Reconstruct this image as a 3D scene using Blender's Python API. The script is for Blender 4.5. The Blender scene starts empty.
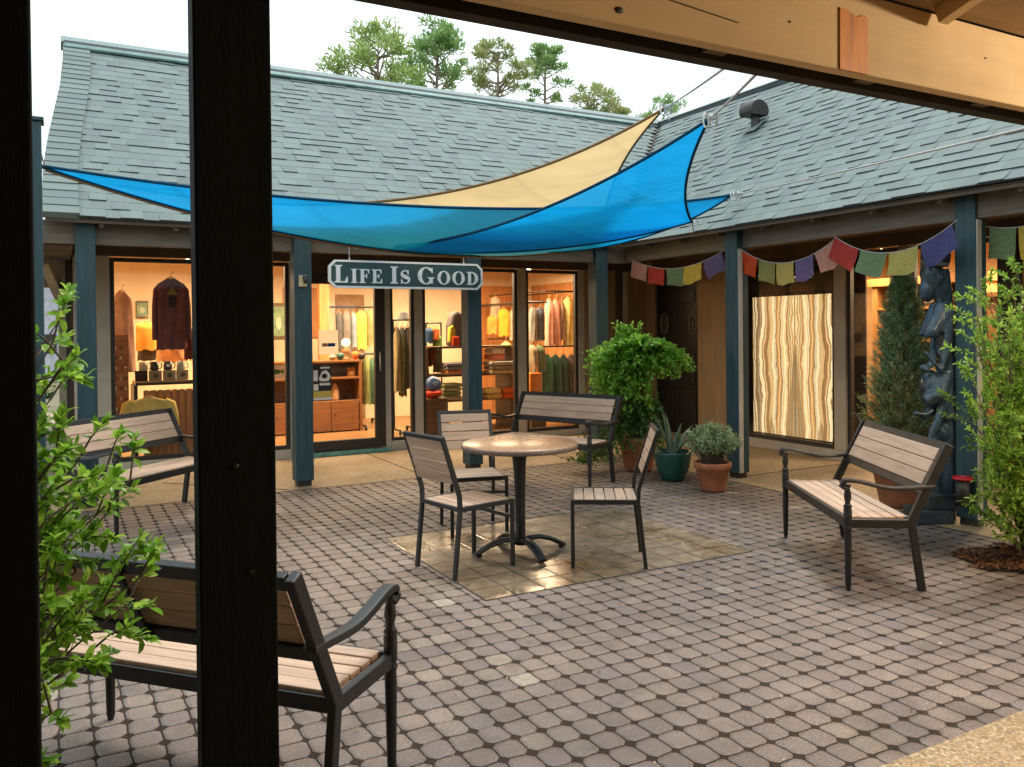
import bpy, bmesh, math, random
from mathutils import Vector, Matrix, Euler, noise
R = math.radians
random.seed(7)
S = bpy.context.scene
COL = S.collection

# ---------------------------------------------------------------- camera
CAM_H = 1.5
YAW, PITCH, ROLL, FPX = R(28.686), R(-0.503), R(-0.588), 832.5
def cam_axes():
    cy, sy, cp, sp = math.cos(YAW), math.sin(YAW), math.cos(PITCH), math.sin(PITCH)
    f = Vector((sy*cp, cy*cp, sp)); r = Vector((cy, -sy, 0)); u = r.cross(f)
    cr, sr = math.cos(ROLL), math.sin(ROLL)
    return cr*r + sr*u, -sr*r + cr*u, f
CR, CU, CF = cam_axes()
cam = bpy.data.cameras.new('camera'); co = bpy.data.objects.new('camera', cam); COL.objects.link(co)
m = Matrix((CR, CU, -CF)).transposed().to_4x4(); m.translation = (0, 0, CAM_H); co.matrix_world = m
cam.sensor_width = 36; cam.lens = FPX/1024*36; cam.shift_y = -46.75/1024
cam.clip_start = 0.05; cam.clip_end = 2000
S.camera = co

# ---------------------------------------------------------------- sky, sun, exposure
SUN_EL, SUN_AZ = R(66), R(62)       # azimuth clockwise from +Y
w = bpy.data.worlds.new('World'); S.world = w; w.use_nodes = True
nt = w.node_tree; nt.nodes.clear()
sky = nt.nodes.new('ShaderNodeTexSky'); sky.sky_type = 'NISHITA'; sky.sun_disc = False
sky.sun_elevation = SUN_EL; sky.sun_rotation = SUN_AZ; sky.dust_density = 3; sky.ozone_density = 1.5
tc = nt.nodes.new('ShaderNodeTexCoord')
cn = nt.nodes.new('ShaderNodeTexNoise'); cn.inputs['Scale'].default_value = 2.2; cn.inputs['Detail'].default_value = 5
cr_ = nt.nodes.new('ShaderNodeValToRGB'); cr_.color_ramp.elements[0].position = .3; cr_.color_ramp.elements[1].position = .75
cr_.color_ramp.elements[0].color = (4.4, 5.6, 5.8, 1); cr_.color_ramp.elements[1].color = (9.6, 10.2, 10.3, 1)
mx = nt.nodes.new('ShaderNodeMix'); mx.data_type = 'RGBA'; mx.inputs[0].default_value = .9
bg = nt.nodes.new('ShaderNodeBackground'); bg.inputs[1].default_value = .115
wo = nt.nodes.new('ShaderNodeOutputWorld')
nt.links.new(tc.outputs['Generated'], cn.inputs['Vector']); nt.links.new(cn.outputs['Fac'], cr_.inputs[0])
nt.links.new(sky.outputs[0], mx.inputs[6]); nt.links.new(cr_.outputs[0], mx.inputs[7])
nt.links.new(mx.outputs[2], bg.inputs[0]); nt.links.new(bg.outputs[0], wo.inputs[0])
sl = bpy.data.lights.new('sun', 'SUN'); sl.energy = 1.3; sl.angle = R(14); sl.color = (1, .98, .95)
so = bpy.data.objects.new('sun', sl); COL.objects.link(so); so.location = (0, 0, 20)
d = Vector((math.sin(SUN_AZ)*math.cos(SUN_EL), math.cos(SUN_AZ)*math.cos(SUN_EL), math.sin(SUN_EL)))
so.rotation_euler = d.to_track_quat('Z', 'Y').to_euler()
S.view_settings.view_transform = 'Standard'; S.view_settings.look = 'None'
S.view_settings.exposure = .92; S.view_settings.gamma = 1; S.view_settings.use_curve_mapping = False
S.render.engine = 'CYCLES'
S.cycles.max_bounces = 8; S.cycles.transparent_max_bounces = 16; S.cycles.diffuse_bounces = 4
S.cycles.glossy_bounces = 3; S.cycles.transmission_bounces = 4; S.cycles.sample_clamp_indirect = 6
S.cycles.caustics_reflective = False; S.cycles.caustics_refractive = False

# ---------------------------------------------------------------- helpers
def ray(x, y): return CF + CR*((x-512)/FPX) - CU*((y-336.75)/FPX)
def at(x, y, Y):            # survey: the point at distance Y seen at photo pixel x, y
    v = ray(x, y); return Vector((0, 0, CAM_H)) + v*(Y/v.y)
def atx(x, y, X):
    v = ray(x, y); return Vector((0, 0, CAM_H)) + v*(X/v.x)

class MB:
    def __init__(s): s.v = []; s.f = []; s.sm = []; s.uv = None
    def add(s, vs, fs, smooth=False):
        o = len(s.v); s.v += [tuple(p) for p in vs]
        for f in fs: s.f.append(tuple(i+o for i in f)); s.sm.append(smooth)
        return s
    def box(s, x0, x1, y0, y1, z0, z1, M=None):
        vs = [Vector(p) for p in ((x0,y0,z0),(x1,y0,z0),(x1,y1,z0),(x0,y1,z0),(x0,y0,z1),(x1,y0,z1),(x1,y1,z1),(x0,y1,z1))]
        if M is not None: vs = [M @ p for p in vs]
        return s.add(vs, [(3,2,1,0),(4,5,6,7),(0,1,5,4),(1,2,6,5),(2,3,7,6),(3,0,4,7)])
    def bar(s, p, q, w, h, up=(0,0,1)):        # rectangular bar from p to q, w sideways, h along up
        p, q = Vector(p), Vector(q); t = (q-p).normalized(); up = Vector(up)
        a = t.cross(up).normalized(); b = a.cross(t).normalized()
        vs = [c + a*(w/2*i) + b*(h/2*j) for c in (p, q) for i, j in ((-1,-1),(1,-1),(1,1),(-1,1))]
        return s.add(vs, [(0,1,2,3),(7,6,5,4),(0,4,5,1),(1,5,6,2),(2,6,7,3),(3,7,4,0)])
    def tube(s, pts, rad, n=8, caps=True, smooth=True, flat=1.0):
        pts = [Vector(p) for p in pts]
        if not hasattr(rad, '__len__'): rad = [rad]*len(pts)
        vs = []; ref = None
        for i, p in enumerate(pts):
            t = (pts[min(i+1, len(pts)-1)] - pts[max(i-1, 0)]).normalized()
            if ref is None:
                ref = t.orthogonal().normalized()
                if abs(t.z) < .9: ref = (Vector((0,0,1)) - t*t.z).normalized()
            ref = (ref - t*ref.dot(t)).normalized(); b = t.cross(ref)
            for k in range(n):
                a = 2*math.pi*k/n
                vs.append(p + ref*(math.cos(a)*rad[i]*flat) + b*(math.sin(a)*rad[i]))
        fs = []
        for i in range(len(pts)-1):
            for k in range(n):
                fs.append((i*n+k, i*n+(k+1) % n, (i+1)*n+(k+1) % n, (i+1)*n+k))
        s.add(vs, fs, smooth)
        if caps:
            s.add(vs[:n], [tuple(range(n))[::-1]]); s.add(vs[-n:], [tuple(range(n))])
        return s
    def lathe(s, prof, c=(0,0,0), n=24, smooth=True, M=None):
        vs = []
        for r, z in prof:
            for k in range(n):
                a = 2*math.pi*k/n; p = Vector((c[0]+r*math.cos(a), c[1]+r*math.sin(a), c[2]+z))
                vs.append(M @ p if M is not None else p)
        fs = [(i*n+k, i*n+(k+1) % n, (i+1)*n+(k+1) % n, (i+1)*n+k) for i in range(len(prof)-1) for k in range(n)]
        return s.add(vs, fs, smooth)
    def prism(s, pts, dvec, M=None):            # polygon (3D points) extruded along dvec
        n = len(pts); a = [Vector(p) for p in pts]; b = [p + Vector(dvec) for p in a]; vs = a + b
        if M is not None: vs = [M @ p for p in vs]
        return s.add(vs, [tuple(range(n))[::-1], tuple(range(n, 2*n))] + [(i, (i+1) % n, n+(i+1) % n, n+i) for i in range(n)])
    def ell(s, c, r, n=16, m=10, M=None):
        vs = []; 
        for i in range(m+1):
            t = math.pi*i/m
            for k in range(n):
                a = 2*math.pi*k/n
                p = Vector((r[0]*math.sin(t)*math.cos(a), r[1]*math.sin(t)*math.sin(a), r[2]*math.cos(t)))
                if M is not None: p = M @ p
                vs.append(p + Vector(c))
        fs = [(i*n+k, (i+1)*n+k, (i+1)*n+(k+1) % n, i*n+(k+1) % n) for i in range(m) for k in range(n)]
        return s.add(vs, fs, True)
    def build(s, name, mat, parent=None, bevel=0, fix=True):
        me = bpy.data.meshes.new(name); me.from_pydata([tuple(p) for p in s.v], [], s.f)
        me.polygons.foreach_set('use_smooth', s.sm)
        if s.uv is not None:
            l = me.uv_layers.new(name='UVMap'); l.data.foreach_set('uv', [c for p in s.uv for c in p])
        if fix:
            bm = bmesh.new(); bm.from_mesh(me); bmesh.ops.recalc_face_normals(bm, faces=bm.faces); bm.to_mesh(me); bm.free()
        me.materials.append(mat); me.update()
        o = bpy.data.objects.new(name, me); COL.objects.link(o)
        if parent is not None: o.parent = parent
        if bevel:
            b = o.modifiers.new('bevel', 'BEVEL'); b.width = bevel; b.segments = 2; b.limit_method = 'ANGLE'; b.angle_limit = R(40)
        return o
def tag(o, label=None, cat=None, group=None, kind=None):
    for k, v in (('label', label), ('category', cat), ('group', group), ('kind', kind)):
        if v: o[k] = v
    return o
def empty(name, loc, label, cat, group=None, rz=0):
    o = bpy.data.objects.new(name, None); COL.objects.link(o); o.location = loc; o.rotation_euler = (0, 0, rz)
    o.empty_display_size = .1
    return tag(o, label, cat, group)
def copy_tree(o, parent=None):
    c = o.copy(); COL.objects.link(c); c.parent = parent
    for ch in [x for x in o.children]: copy_tree(ch, c)
    return c
def smoothstep(t): return t*t*(3-2*t)

# ---------------------------------------------------------------- materials
class NT:
    def __init__(s, name):
        s.m = bpy.data.materials.new(name); s.m.use_nodes = True; s.t = s.m.node_tree
        s.b = s.t.nodes['Principled BSDF']; s.out = s.t.nodes['Material Output']
    def n(s, ty, **kw):
        x = s.t.nodes.new(ty)
        for k, v in kw.items(): setattr(x, k, v)
        return x
    def link(s, a, b): s.t.links.new(a, b)
    def val(s, sock, v):
        if hasattr(v, 'is_output') or hasattr(v, 'links'): s.link(v, sock)
        else: sock.default_value = v
    def math(s, op, a, b=0.0, c=0.0):
        x = s.n('ShaderNodeMath', operation=op)
        for i, v in enumerate((a, b, c)): s.val(x.inputs[i], v)
        return x.outputs[0]
    def mixc(s, f, a, b, mode='MIX'):
        x = s.n('ShaderNodeMix', data_type='RGBA', blend_type=mode)
        s.val(x.inputs[0], f); s.val(x.inputs[6], a if not isinstance(a, tuple) else (*a, 1)[:4]); s.val(x.inputs[7], b if not isinstance(b, tuple) else (*b, 1)[:4])
        return x.outputs[2]
    def obj(s): return s.n('ShaderNodeTexCoord').outputs['Object']
    def noise(s, scale, detail=4, vec=None, rough=.55, stretch=None, dist=0):
        x = s.n('ShaderNodeTexNoise'); x.inputs['Scale'].default_value = scale; x.inputs['Detail'].default_value = detail
        x.inputs['Roughness'].default_value = rough; x.inputs['Distortion'].default_value = dist
        v = vec if vec is not None else s.obj()
        if stretch:
            mp = s.n('ShaderNodeMapping'); mp.inputs['Scale'].default_value = stretch; s.link(v, mp.inputs[0]); v = mp.outputs[0]
        s.link(v, x.inputs['Vector']); return x.outputs['Fac']
    def ramp(s, f, stops, interp='LINEAR'):
        x = s.n('ShaderNodeValToRGB'); cr = x.color_ramp; cr.interpolation = interp
        while len(cr.elements) > 1: cr.elements.remove(cr.elements[-1])
        for i, (p, c) in enumerate(stops):
            e = cr.elements[0] if i == 0 else cr.elements.new(p)
            e.position = p; e.color = (*c, 1) if isinstance(c, tuple) else (c, c, c, 1)
        s.link(f, x.inputs[0]); return x.outputs[0]
    def bump(s, h, strength=.3, dist=.01):
        x = s.n('ShaderNodeBump'); x.inputs['Strength'].default_value = strength; x.inputs['Distance'].default_value = dist
        s.link(h, x.inputs['Height']); s.link(x.outputs[0], s.b.inputs['Normal'])
    def col(s, v): s.val(s.b.inputs['Base Color'], v if not isinstance(v, tuple) else (*v, 1))
    def rough(s, v): s.val(s.b.inputs['Roughness'], v)
MATS = {}
def paint(name, c, rough=.6, var=.25, scale=6, bump=.15, bscale=60, metal=0, stretch=None, spec=.5):
    if name in MATS: return MATS[name]
    k = NT(name); f = k.noise(scale, 5, stretch=stretch)
    lo = tuple(x*(1-var) for x in c); hi = tuple(min(1, x*(1+var)) for x in c)
    k.col(k.ramp(f, [(.3, lo), (.7, hi)])); 
    k.rough(k.math('MULTIPLY_ADD', k.noise(scale*2.3, 3), .25, rough-.12)); k.b.inputs['Metallic'].default_value = metal
    k.b.inputs['Specular IOR Level'].default_value = spec
    if bump: k.bump(k.noise(bscale, 3, stretch=stretch), bump, .004)
    MATS[name] = k.m; return k.m
def wood(name, a, b, axis=0, scale=3, rough=.55, bump=.25):
    k = NT(name); st = [9, 9, 9]; st[axis] = .7
    f = k.noise(scale, 6, stretch=st, dist=.6); g = k.noise(scale*5, 3, stretch=st)
    c = k.ramp(f, [(.28, a), (.72, b)]); isl = k.n('ShaderNodeNewGeometry').outputs['Random Per Island']
    hv = k.n('ShaderNodeHueSaturation'); k.val(hv.inputs['Value'], k.math('MULTIPLY_ADD', isl, .3, .85)); k.link(c, hv.inputs['Color'])
    k.col(hv.outputs[0]); k.rough(k.math('MULTIPLY_ADD', g, .3, rough-.15)); k.bump(g, bump, .003); return k.m
def leafmat(name, dark, light, trans=.35, rough=.45, tip=None):
    k = NT(name); isl = k.n('ShaderNodeNewGeometry').outputs['Random Per Island']
    stops = [(0, dark), (.65, light)] + ([(1, tip)] if tip else [])
    c = k.ramp(isl, stops); k.col(c); k.rough(rough); k.b.inputs['Specular IOR Level'].default_value = .4
    tr = k.n('ShaderNodeBsdfTranslucent'); k.link(c, tr.inputs[0]); ms = k.n('ShaderNodeMixShader'); ms.inputs[0].default_value = trans
    k.link(k.b.outputs[0], ms.inputs[1]); k.link(tr.outputs[0], ms.inputs[2]); k.link(ms.outputs[0], k.out.inputs[0]); return k.m
def fabric(name, c, var=.18, trans=.0, scale=25):
    if name in MATS: return MATS[name]
    k = NT(name); f = k.noise(scale, 4); lo = tuple(x*(1-var) for x in c); hi = tuple(min(1, x*(1+var)) for x in c)
    k.col(k.ramp(f, [(.3, lo), (.7, hi)])); k.rough(.9); k.b.inputs['Specular IOR Level'].default_value = .15
    k.bump(k.noise(400, 2), .2, .002); MATS[name] = k.m; return k.m
def emit(name, c, st):
    k = NT(name); k.b.inputs['Emission Color'].default_value = (*c, 1); k.b.inputs['Emission Strength'].default_value = st; k.col(c); return k.m

def shingle_mat():
    k = NT('roof_shingles'); g = k.n('ShaderNodeNewGeometry').outputs['Random Per Island']
    f = k.noise(260, 3); big = k.noise(.5, 4)
    c = k.ramp(g, [(0, (.060, .092, .083)), (.3, (.098, .140, .127)), (.6, (.138, .186, .166)), (.8, (.112, .151, .140)), (1, (.083, .110, .117))])
    c2 = k.mixc(k.math('MULTIPLY_ADD', f, 1.2, -.25), c, (.19, .23, .22)); c3 = k.mixc(k.math('MULTIPLY', big, .35), c2, (.135, .16, .158))
    k.col(c3); k.rough(.75); k.bump(f, .5, .004); return k.m
def paver_mat():
    k = NT('brick_pavers'); v = k.obj(); sp = k.n('ShaderNodeSeparateXYZ'); k.link(v, sp.inputs[0])
    PXm, PYm = .113, .122
    wob = k.noise(7, 2); wob2 = k.noise(6.3, 2, stretch=(1, 1.3, 1))
    u = k.math('DIVIDE', k.math('MULTIPLY_ADD', wob, .022, sp.outputs[0]), PXm); vv = k.math('DIVIDE', k.math('MULTIPLY_ADD', wob2, .022, sp.outputs[1]), PYm)
    iu = k.math('FLOOR', u); iv = k.math('FLOOR', vv)
    par = k.math('MULTIPLY', k.math('MODULO', k.math('ABSOLUTE', iu), 2.0), 1.0)
    pv = k.math('FLOOR', k.math('DIVIDE', k.math('ADD', iv, par), 2.0))          # two octagons make one stone
    cb = k.n('ShaderNodeCombineXYZ'); k.link(iu, cb.inputs[0]); k.link(iv, cb.inputs[1])
    wn = k.n('ShaderNodeTexWhiteNoise'); k.link(cb.outputs[0], wn.inputs['Vector'])
    rnd = wn.outputs['Value']; rs = k.n('ShaderNodeSeparateXYZ'); k.link(wn.outputs['Color'], rs.inputs[0])
    fu = k.math('ABSOLUTE', k.math('SUBTRACT', k.math('FRACT', u), .5)); fs = k.math('SUBTRACT', k.math('FRACT', vv), .5); fv = k.math('ABSOLUTE', fs)
    # which v side of this octagon is the seam inside a stone
    second = k.math('MODULO', k.math('ABSOLUTE', k.math('ADD', iv, par)), 2.0)
    sgn = k.math('MULTIPLY_ADD', second, -2.0, 1.0)
    inner = k.math('GREATER_THAN', k.math('MULTIPLY', fs, sgn), 0.0)
    edge_u = k.math('SUBTRACT', .5, fu); edge_v = k.math('ADD', k.math('SUBTRACT', .5, fv), k.math('MULTIPLY', k.math('MULTIPLY', inner, k.math('GREATER_THAN', rs.outputs[0], .6)), .03))
    cu = k.math('FLOOR', k.math('ADD', u, .5)); cv_ = k.math('FLOOR', k.math('ADD', vv, .5)); cc_ = k.n('ShaderNodeCombineXYZ'); k.link(cu, cc_.inputs[0]); k.link(cv_, cc_.inputs[1]); cc_.inputs[2].default_value = 3.7
    wc = k.n('ShaderNodeTexWhiteNoise'); k.link(cc_.outputs[0], wc.inputs['Vector'])
    lim = k.math('ADD', .79, k.math('MULTIPLY', k.math('ADD', k.math('GREATER_THAN', wc.outputs['Value'], .52), k.math('MULTIPLY', wc.outputs['Value'], .4)), .052))
    diag = k.math('MULTIPLY', k.math('SUBTRACT', lim, k.math('ADD', fu, fv)), .8)
    dmin = k.math('SMOOTH_MIN', k.math('SMOOTH_MIN', edge_u, edge_v, .07), diag, .07)
    dmin = k.math('ADD', dmin, k.math('MULTIPLY_ADD', k.noise(90, 3), .05, -.025))
    joint = k.ramp(dmin, [(.010, 1.0), (.042, 0.0)])
    stone = k.ramp(rnd, [(0, (.150, .108, .088)), (.25, (.262, .195, .155)), (.5, (.200, .148, .125)), (.7, (.30, .228, .182)), (.85, (.175, .136, .135)), (1, (.235, .183, .14))])
    pale = k.math('GREATER_THAN', rs.outputs[1], .990)
    zone = k.ramp(k.noise(.9, 2), [(.55, 0.0), (.66, 1.0)])
    stone = k.mixc(pale, stone, (.46, .40, .30))
    stone = k.mixc(k.math('MULTIPLY', zone, k.math('GREATER_THAN', rs.outputs[2], .7)), stone, (.36, .29, .20))
    speck = k.noise(120, 4, rough=.8); stone = k.mixc(k.ramp(speck, [(.38, .75), (.49, 0.0)]), stone, (.09, .07, .06)); stone = k.mixc(k.ramp(speck, [(.53, 0.0), (.62, .6)]), stone, (.66, .58, .52))
    stone = k.mixc(k.ramp(k.noise(22, 4), [(.38, .35), (.6, 0.0)]), stone, (.16, .125, .105))
    big = k.noise(.7, 4); stone = k.mixc(k.ramp(big, [(.35, .6), (.65, 0.0)]), stone, (.10, .08, .076)); stone = k.mixc(k.ramp(k.noise(3.2, 5, dist=.8), [(.36, .45), (.5, 0.0)]), stone, (.085, .065, .055)); stone = k.mixc(k.ramp(k.noise(2.1, 5), [(.58, 0.0), (.75, .35)]), stone, (.38, .30, .24))
    c = k.mixc(k.math('MULTIPLY', joint, .86), stone, (.030, .022, .017)); k.col(c)
    wet = k.ramp(k.noise(.55, 3), [(.42, .26), (.62, .5)])
    k.rough(k.math('ADD', wet, k.math('MULTIPLY_ADD', speck, .2, k.math('MULTIPLY', joint, .5))))
    k.link(k.math('MULTIPLY_ADD', joint, -.48, .5), k.b.inputs['Specular IOR Level'])
    h = k.math('ADD', k.ramp(dmin, [(0, 0.0), (.05, .6), (.15, 1.0)]), k.math('ADD', k.math('MULTIPLY', speck, .3), k.math('ADD', k.math('MULTIPLY', rs.outputs[0], .4), k.math('MULTIPLY', k.math('MULTIPLY', fs, k.math('SUBTRACT', rs.outputs[2], .5)), 1.2))))
    k.bump(h, 1.0, .012); return k.m
def tile_mat():
    k = NT('wet_tiles'); v = k.obj(); sp = k.n('ShaderNodeSeparateXYZ'); k.link(v, sp.inputs[0])
    u = k.math('DIVIDE', k.math('SUBTRACT', sp.outputs[0], 2.06), .4); vv = k.math('DIVIDE', k.math('SUBTRACT', sp.outputs[1], 4.10), .4)
    cb = k.n('ShaderNodeCombineXYZ'); k.link(k.math('FLOOR', u), cb.inputs[0]); k.link(k.math('FLOOR', vv), cb.inputs[1])
    wn = k.n('ShaderNodeTexWhiteNoise'); k.link(cb.outputs[0], wn.inputs['Vector'])
    ed = lambda x, mlt: k.math('SUBTRACT', .5, k.math('ABSOLUTE', k.math('SUBTRACT', k.math('FRACT', k.math('MULTIPLY', x, mlt)), .5)))
    e = k.math('MINIMUM', ed(u, 1.0), ed(vv, 1.0)); e2 = k.math('MINIMUM', ed(u, 2.0), ed(vv, 2.0))
    j = k.ramp(e, [(.008, 1.0), (.022, 0.0)]); j2 = k.ramp(e2, [(.012, .8), (.05, 0.0)])
    n = k.noise(14, 5); c = k.ramp(n, [(.25, (.10, .070, .044)), (.5, (.185, .135, .085)), (.75, (.29, .222, .145))])
    c = k.mixc(k.math('MULTIPLY', wn.outputs['Value'], .35), c, (.13, .10, .07)); c = k.mixc(k.math('MAXIMUM', j, j2), c, (.035, .028, .02)); k.col(c)
    k.rough(k.ramp(k.noise(1.6, 4), [(.40, .14), (.54, .5)])); h = k.math('SUBTRACT', k.math('MULTIPLY', k.noise(45, 3), .25), k.math('MAXIMUM', j, j2)); k.bump(h, .35, .004); return k.m
def concrete_mat():
    k = NT('exposed_aggregate'); vo = k.n('ShaderNodeTexVoronoi'); vo.inputs['Scale'].default_value = 95; k.link(k.obj(), vo.inputs['Vector'])
    sp = k.n('ShaderNodeSeparateXYZ'); k.link(vo.outputs['Color'], sp.inputs[0])
    c = k.ramp(sp.outputs[0], [(0, (.20, .13, .06)), (.35, (.36, .25, .13)), (.7, (.46, .33, .17)), (.93, (.52, .41, .26)), (1, (.62, .55, .42))])
    c = k.mixc(k.ramp(k.noise(1.2, 5), [(.35, .4), (.65, 0.0)]), c, (.25, .18, .10)); c = k.mixc(k.ramp(vo.outputs['Distance'], [(.45, 0.0), (.8, .6)]), c, (.17, .12, .07))
    k.col(c); k.rough(k.ramp(k.noise(.9, 3), [(.4, .38), (.6, .7)])); k.bump(k.math('SUBTRACT', 1.0, vo.outputs['Distance']), .45, .006); return k.m
def sail_mat(name, c, tr=.50, clear=.20):
    k = NT(name); f = k.noise(1.3, 3, stretch=(1, 4, 1)); 
    cc = k.ramp(f, [(.3, tuple(x*.82 for x in c)), (.7, c)])
    wv_ = k.n('ShaderNodeTexWave'); wv_.inputs['Scale'].default_value = .42; wv_.inputs['Distortion'].default_value = .6; wv_.inputs['Detail'].default_value = 1; wv_.wave_profile = 'SAW'; mp_ = k.n('ShaderNodeMapping'); mp_.inputs['Rotation'].default_value = (0, 0, R(58)); k.link(k.obj(), mp_.inputs[0]); k.link(mp_.outputs[0], wv_.inputs[0])
    cc = k.mixc(k.ramp(wv_.outputs['Fac'], [(.0, .35), (.035, .0), (.9, .0), (1, .22)]), cc, tuple(x*.55 for x in c)); k.col(cc); k.rough(.8); k.b.inputs['Specular IOR Level'].default_value = .1
    t = k.n('ShaderNodeBsdfTranslucent'); k.link(cc, t.inputs[0]); a = k.n('ShaderNodeMixShader'); a.inputs[0].default_value = tr
    k.link(k.b.outputs[0], a.inputs[1]); k.link(t.outputs[0], a.inputs[2])
    tp = k.n('ShaderNodeBsdfTransparent'); tp.inputs[0].default_value = (*[min(1, x*.85+.12) for x in c], 1); b = k.n('ShaderNodeMixShader'); b.inputs[0].default_value = clear
    k.link(a.outputs[0], b.inputs[1]); k.link(tp.outputs[0], b.inputs[2]); k.link(b.outputs[0], k.out.inputs[0])
    k.bump(k.noise(700, 1), .15, .002); return k.m
def glass_mat():
    k = NT('window_glass'); ge = k.n('ShaderNodeNewGeometry'); dt = k.n('ShaderNodeVectorMath', operation='DOT_PRODUCT')
    k.link(ge.outputs['Incoming'], dt.inputs[0]); k.link(ge.outputs['Normal'], dt.inputs[1])
    fr = k.math('MULTIPLY_ADD', k.math('POWER', k.math('SUBTRACT', 1.0, k.math('ABSOLUTE', dt.outputs['Value'])), 5.0), .9, .045)
    tp = k.n('ShaderNodeBsdfTransparent'); tp.inputs[0].default_value = (.96, .97, .96, 1); gl = k.n('ShaderNodeBsdfGlossy'); gl.inputs['Roughness'].default_value = .02
    ms = k.n('ShaderNodeMixShader'); k.link(fr, ms.inputs[0]); k.link(tp.outputs[0], ms.inputs[1]); k.link(gl.outputs[0], ms.inputs[2]); k.link(ms.outputs[0], k.out.inputs[0]); return k.m
def onyx_mat():
    k = NT('backlit_onyx'); sp = k.n('ShaderNodeSeparateXYZ'); k.link(k.obj(), sp.inputs[0])
    ay = k.math('ABSOLUTE', sp.outputs[1]); cb = k.n('ShaderNodeCombineXYZ'); k.link(ay, cb.inputs[0]); k.link(k.math('MULTIPLY', sp.outputs[2], .22), cb.inputs[1])
    def nz(sc, det, dist=0.0, str_=(1, 1, 1)): return k.noise(sc, det, vec=cb.outputs[0], dist=dist, stretch=str_)
    z_ = sp.outputs[2]
    w1 = k.n('ShaderNodeCombineXYZ'); k.link(k.math('MULTIPLY', ay, 2.0), w1.inputs[0]); k.link(k.math('MULTIPLY', z_, 9.0), w1.inputs[1])
    w2 = k.n('ShaderNodeCombineXYZ'); k.link(k.math('MULTIPLY', ay, 2.2), w2.inputs[0]); k.link(k.math('MULTIPLY', z_, 1.6), w2.inputs[1])
    warp = k.math('ADD', k.math('MULTIPLY', k.noise(1.6, 4, vec=w1.outputs[0]), .05), k.math('MULTIPLY', k.noise(1.0, 2, vec=w2.outputs[0]), .22))
    t = k.math('ADD', ay, warp)
    def n1(sc, det): 
        q = k.n('ShaderNodeTexNoise'); q.noise_dimensions = '1D'; q.inputs['Scale'].default_value = sc; q.inputs['Detail'].default_value = det; k.link(t, q.inputs['W']); return q.outputs['Fac']
    c = k.ramp(n1(14, 2), [(.30, (.55, .24, .06)), (.40, (.92, .48, .16)), (.47, (1, .74, .34)), (.53, (1, .90, .58)), (.60, (.95, .58, .22)), (.70, (.5, .22, .06))])
    l1 = k.math('ABSOLUTE', k.math('SUBTRACT', k.math('FRACT', k.math('MULTIPLY_ADD', n1(7, 2), 4.2, k.math('MULTIPLY', t, 13.0))), .5))
    c = k.mixc(k.ramp(l1, [(.0, .97), (.09, .9), (.19, .2), (.30, 0.0)]), c, (.13, .05, .012))
    l2 = k.math('ABSOLUTE', k.math('SUBTRACT', k.math('FRACT', k.math('MULTIPLY_ADD', n1(11, 2), 4.5, k.math('MULTIPLY', t, 34.0))), .5))
    c = k.mixc(k.ramp(l2, [(.0, .7), (.17, 0.0)]), c, (.34, .15, .04))
    blot = k.ramp(nz(4.5, 4, 1.2), [(.62, 0.0), (.70, .8)]); c = k.mixc(blot, c, (.20, .10, .03))
    foot = k.math('SUBTRACT', k.math('MULTIPLY_ADD', z_, -.13, .13), k.math('ADD', ay, k.math('MULTIPLY', warp, -.25))); c = k.mixc(k.ramp(foot, [(-.01, 0.0), (.03, .75)]), c, (.15, .075, .025))
    seam = k.ramp(ay, [(.004, 1.0), (.012, 0.0)]); c = k.mixc(seam, c, (.05, .03, .01))
    k.col((.5, .4, .25)); k.link(c, k.b.inputs['Emission Color']); k.b.inputs['Emission Strength'].default_value = .54; k.rough(.25); return k.m

M_SHEDGE = paint('asphalt_edge_shadow', (.05, .062, .064), .9, .3, 20); M_SHINGLE = shingle_mat(); M_PAVER = paver_mat(); M_TILE = tile_mat(); M_CONC = concrete_mat(); M_GLASS = glass_mat(); M_ONYX = onyx_mat()  # M_SHEDGE: dark asphalt edge that also paints the shadow under shingle tabs
M_TEAL = paint('teal_post_paint', (.021, .057, .069), .55, .38, 3, .3, 40, stretch=(8, 8, .6))
M_BLACKPOST = paint('black_post_paint', (.0052, .0085, .0095), .75, .3, 5, .25, 50, stretch=(8, 8, .6), spec=.15)
M_BEAM = paint('taupe_beam_paint', (.15, .125, .095), .7, .2, 4, .3, 40, stretch=(1, 1, 6))
M_TRIM = paint('pale_trim_paint', (.46, .42, .35), .6, .12, 4)
M_FRAME = paint('dark_bronze_frame', (.028, .024, .020), .45, .2, 5, .05)
M_WALLBROWN = paint('brown_siding', (.30, .20, .105), .75, .2, 3, .3, 30, stretch=(6, 6, .5))
M_SOFFIT = paint('dark_soffit', (.085, .062, .042), .8, .3, 3)
M_HEADER = paint('header_brown', (.075, .052, .033), .7, .3, 3)
M_TANBEAM = paint('tan_beam_paint', (.70, .53, .31), .75, .09, 2.5, .25, 30, stretch=(.5, 6, 6))
M_CEIL = wood('porch_ceiling_boards', (.22, .14, .07), (.34, .23, .12), 0, 2)
M_RAWWOOD = wood('bare_orange_wood', (.42, .11, .006), (.80, .30, .022), 2, 6)
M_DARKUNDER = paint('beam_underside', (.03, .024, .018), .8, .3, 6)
M_METAL = paint('charcoal_metal', (.0105, .0112, .012), .42, .25, 10, .12, 120)
M_SLAT = wood('composite_slats', (.38, .25, .17), (.56, .39, .28), 0, 5, .6)
M_TERRA = paint('terracotta', (.36, .13, .06), .8, .28, 9, .2, 60)
M_GREENPOT = paint('green_glazed_pot', (.012, .075, .055), .22, .3, 8, .05)
M_SOIL = paint('potting_soil', (.035, .022, .014), .95, .4, 40, .6, 90)
M_BARK = paint('bark', (.10, .075, .055), .9, .35, 12, .6, 40)
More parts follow.
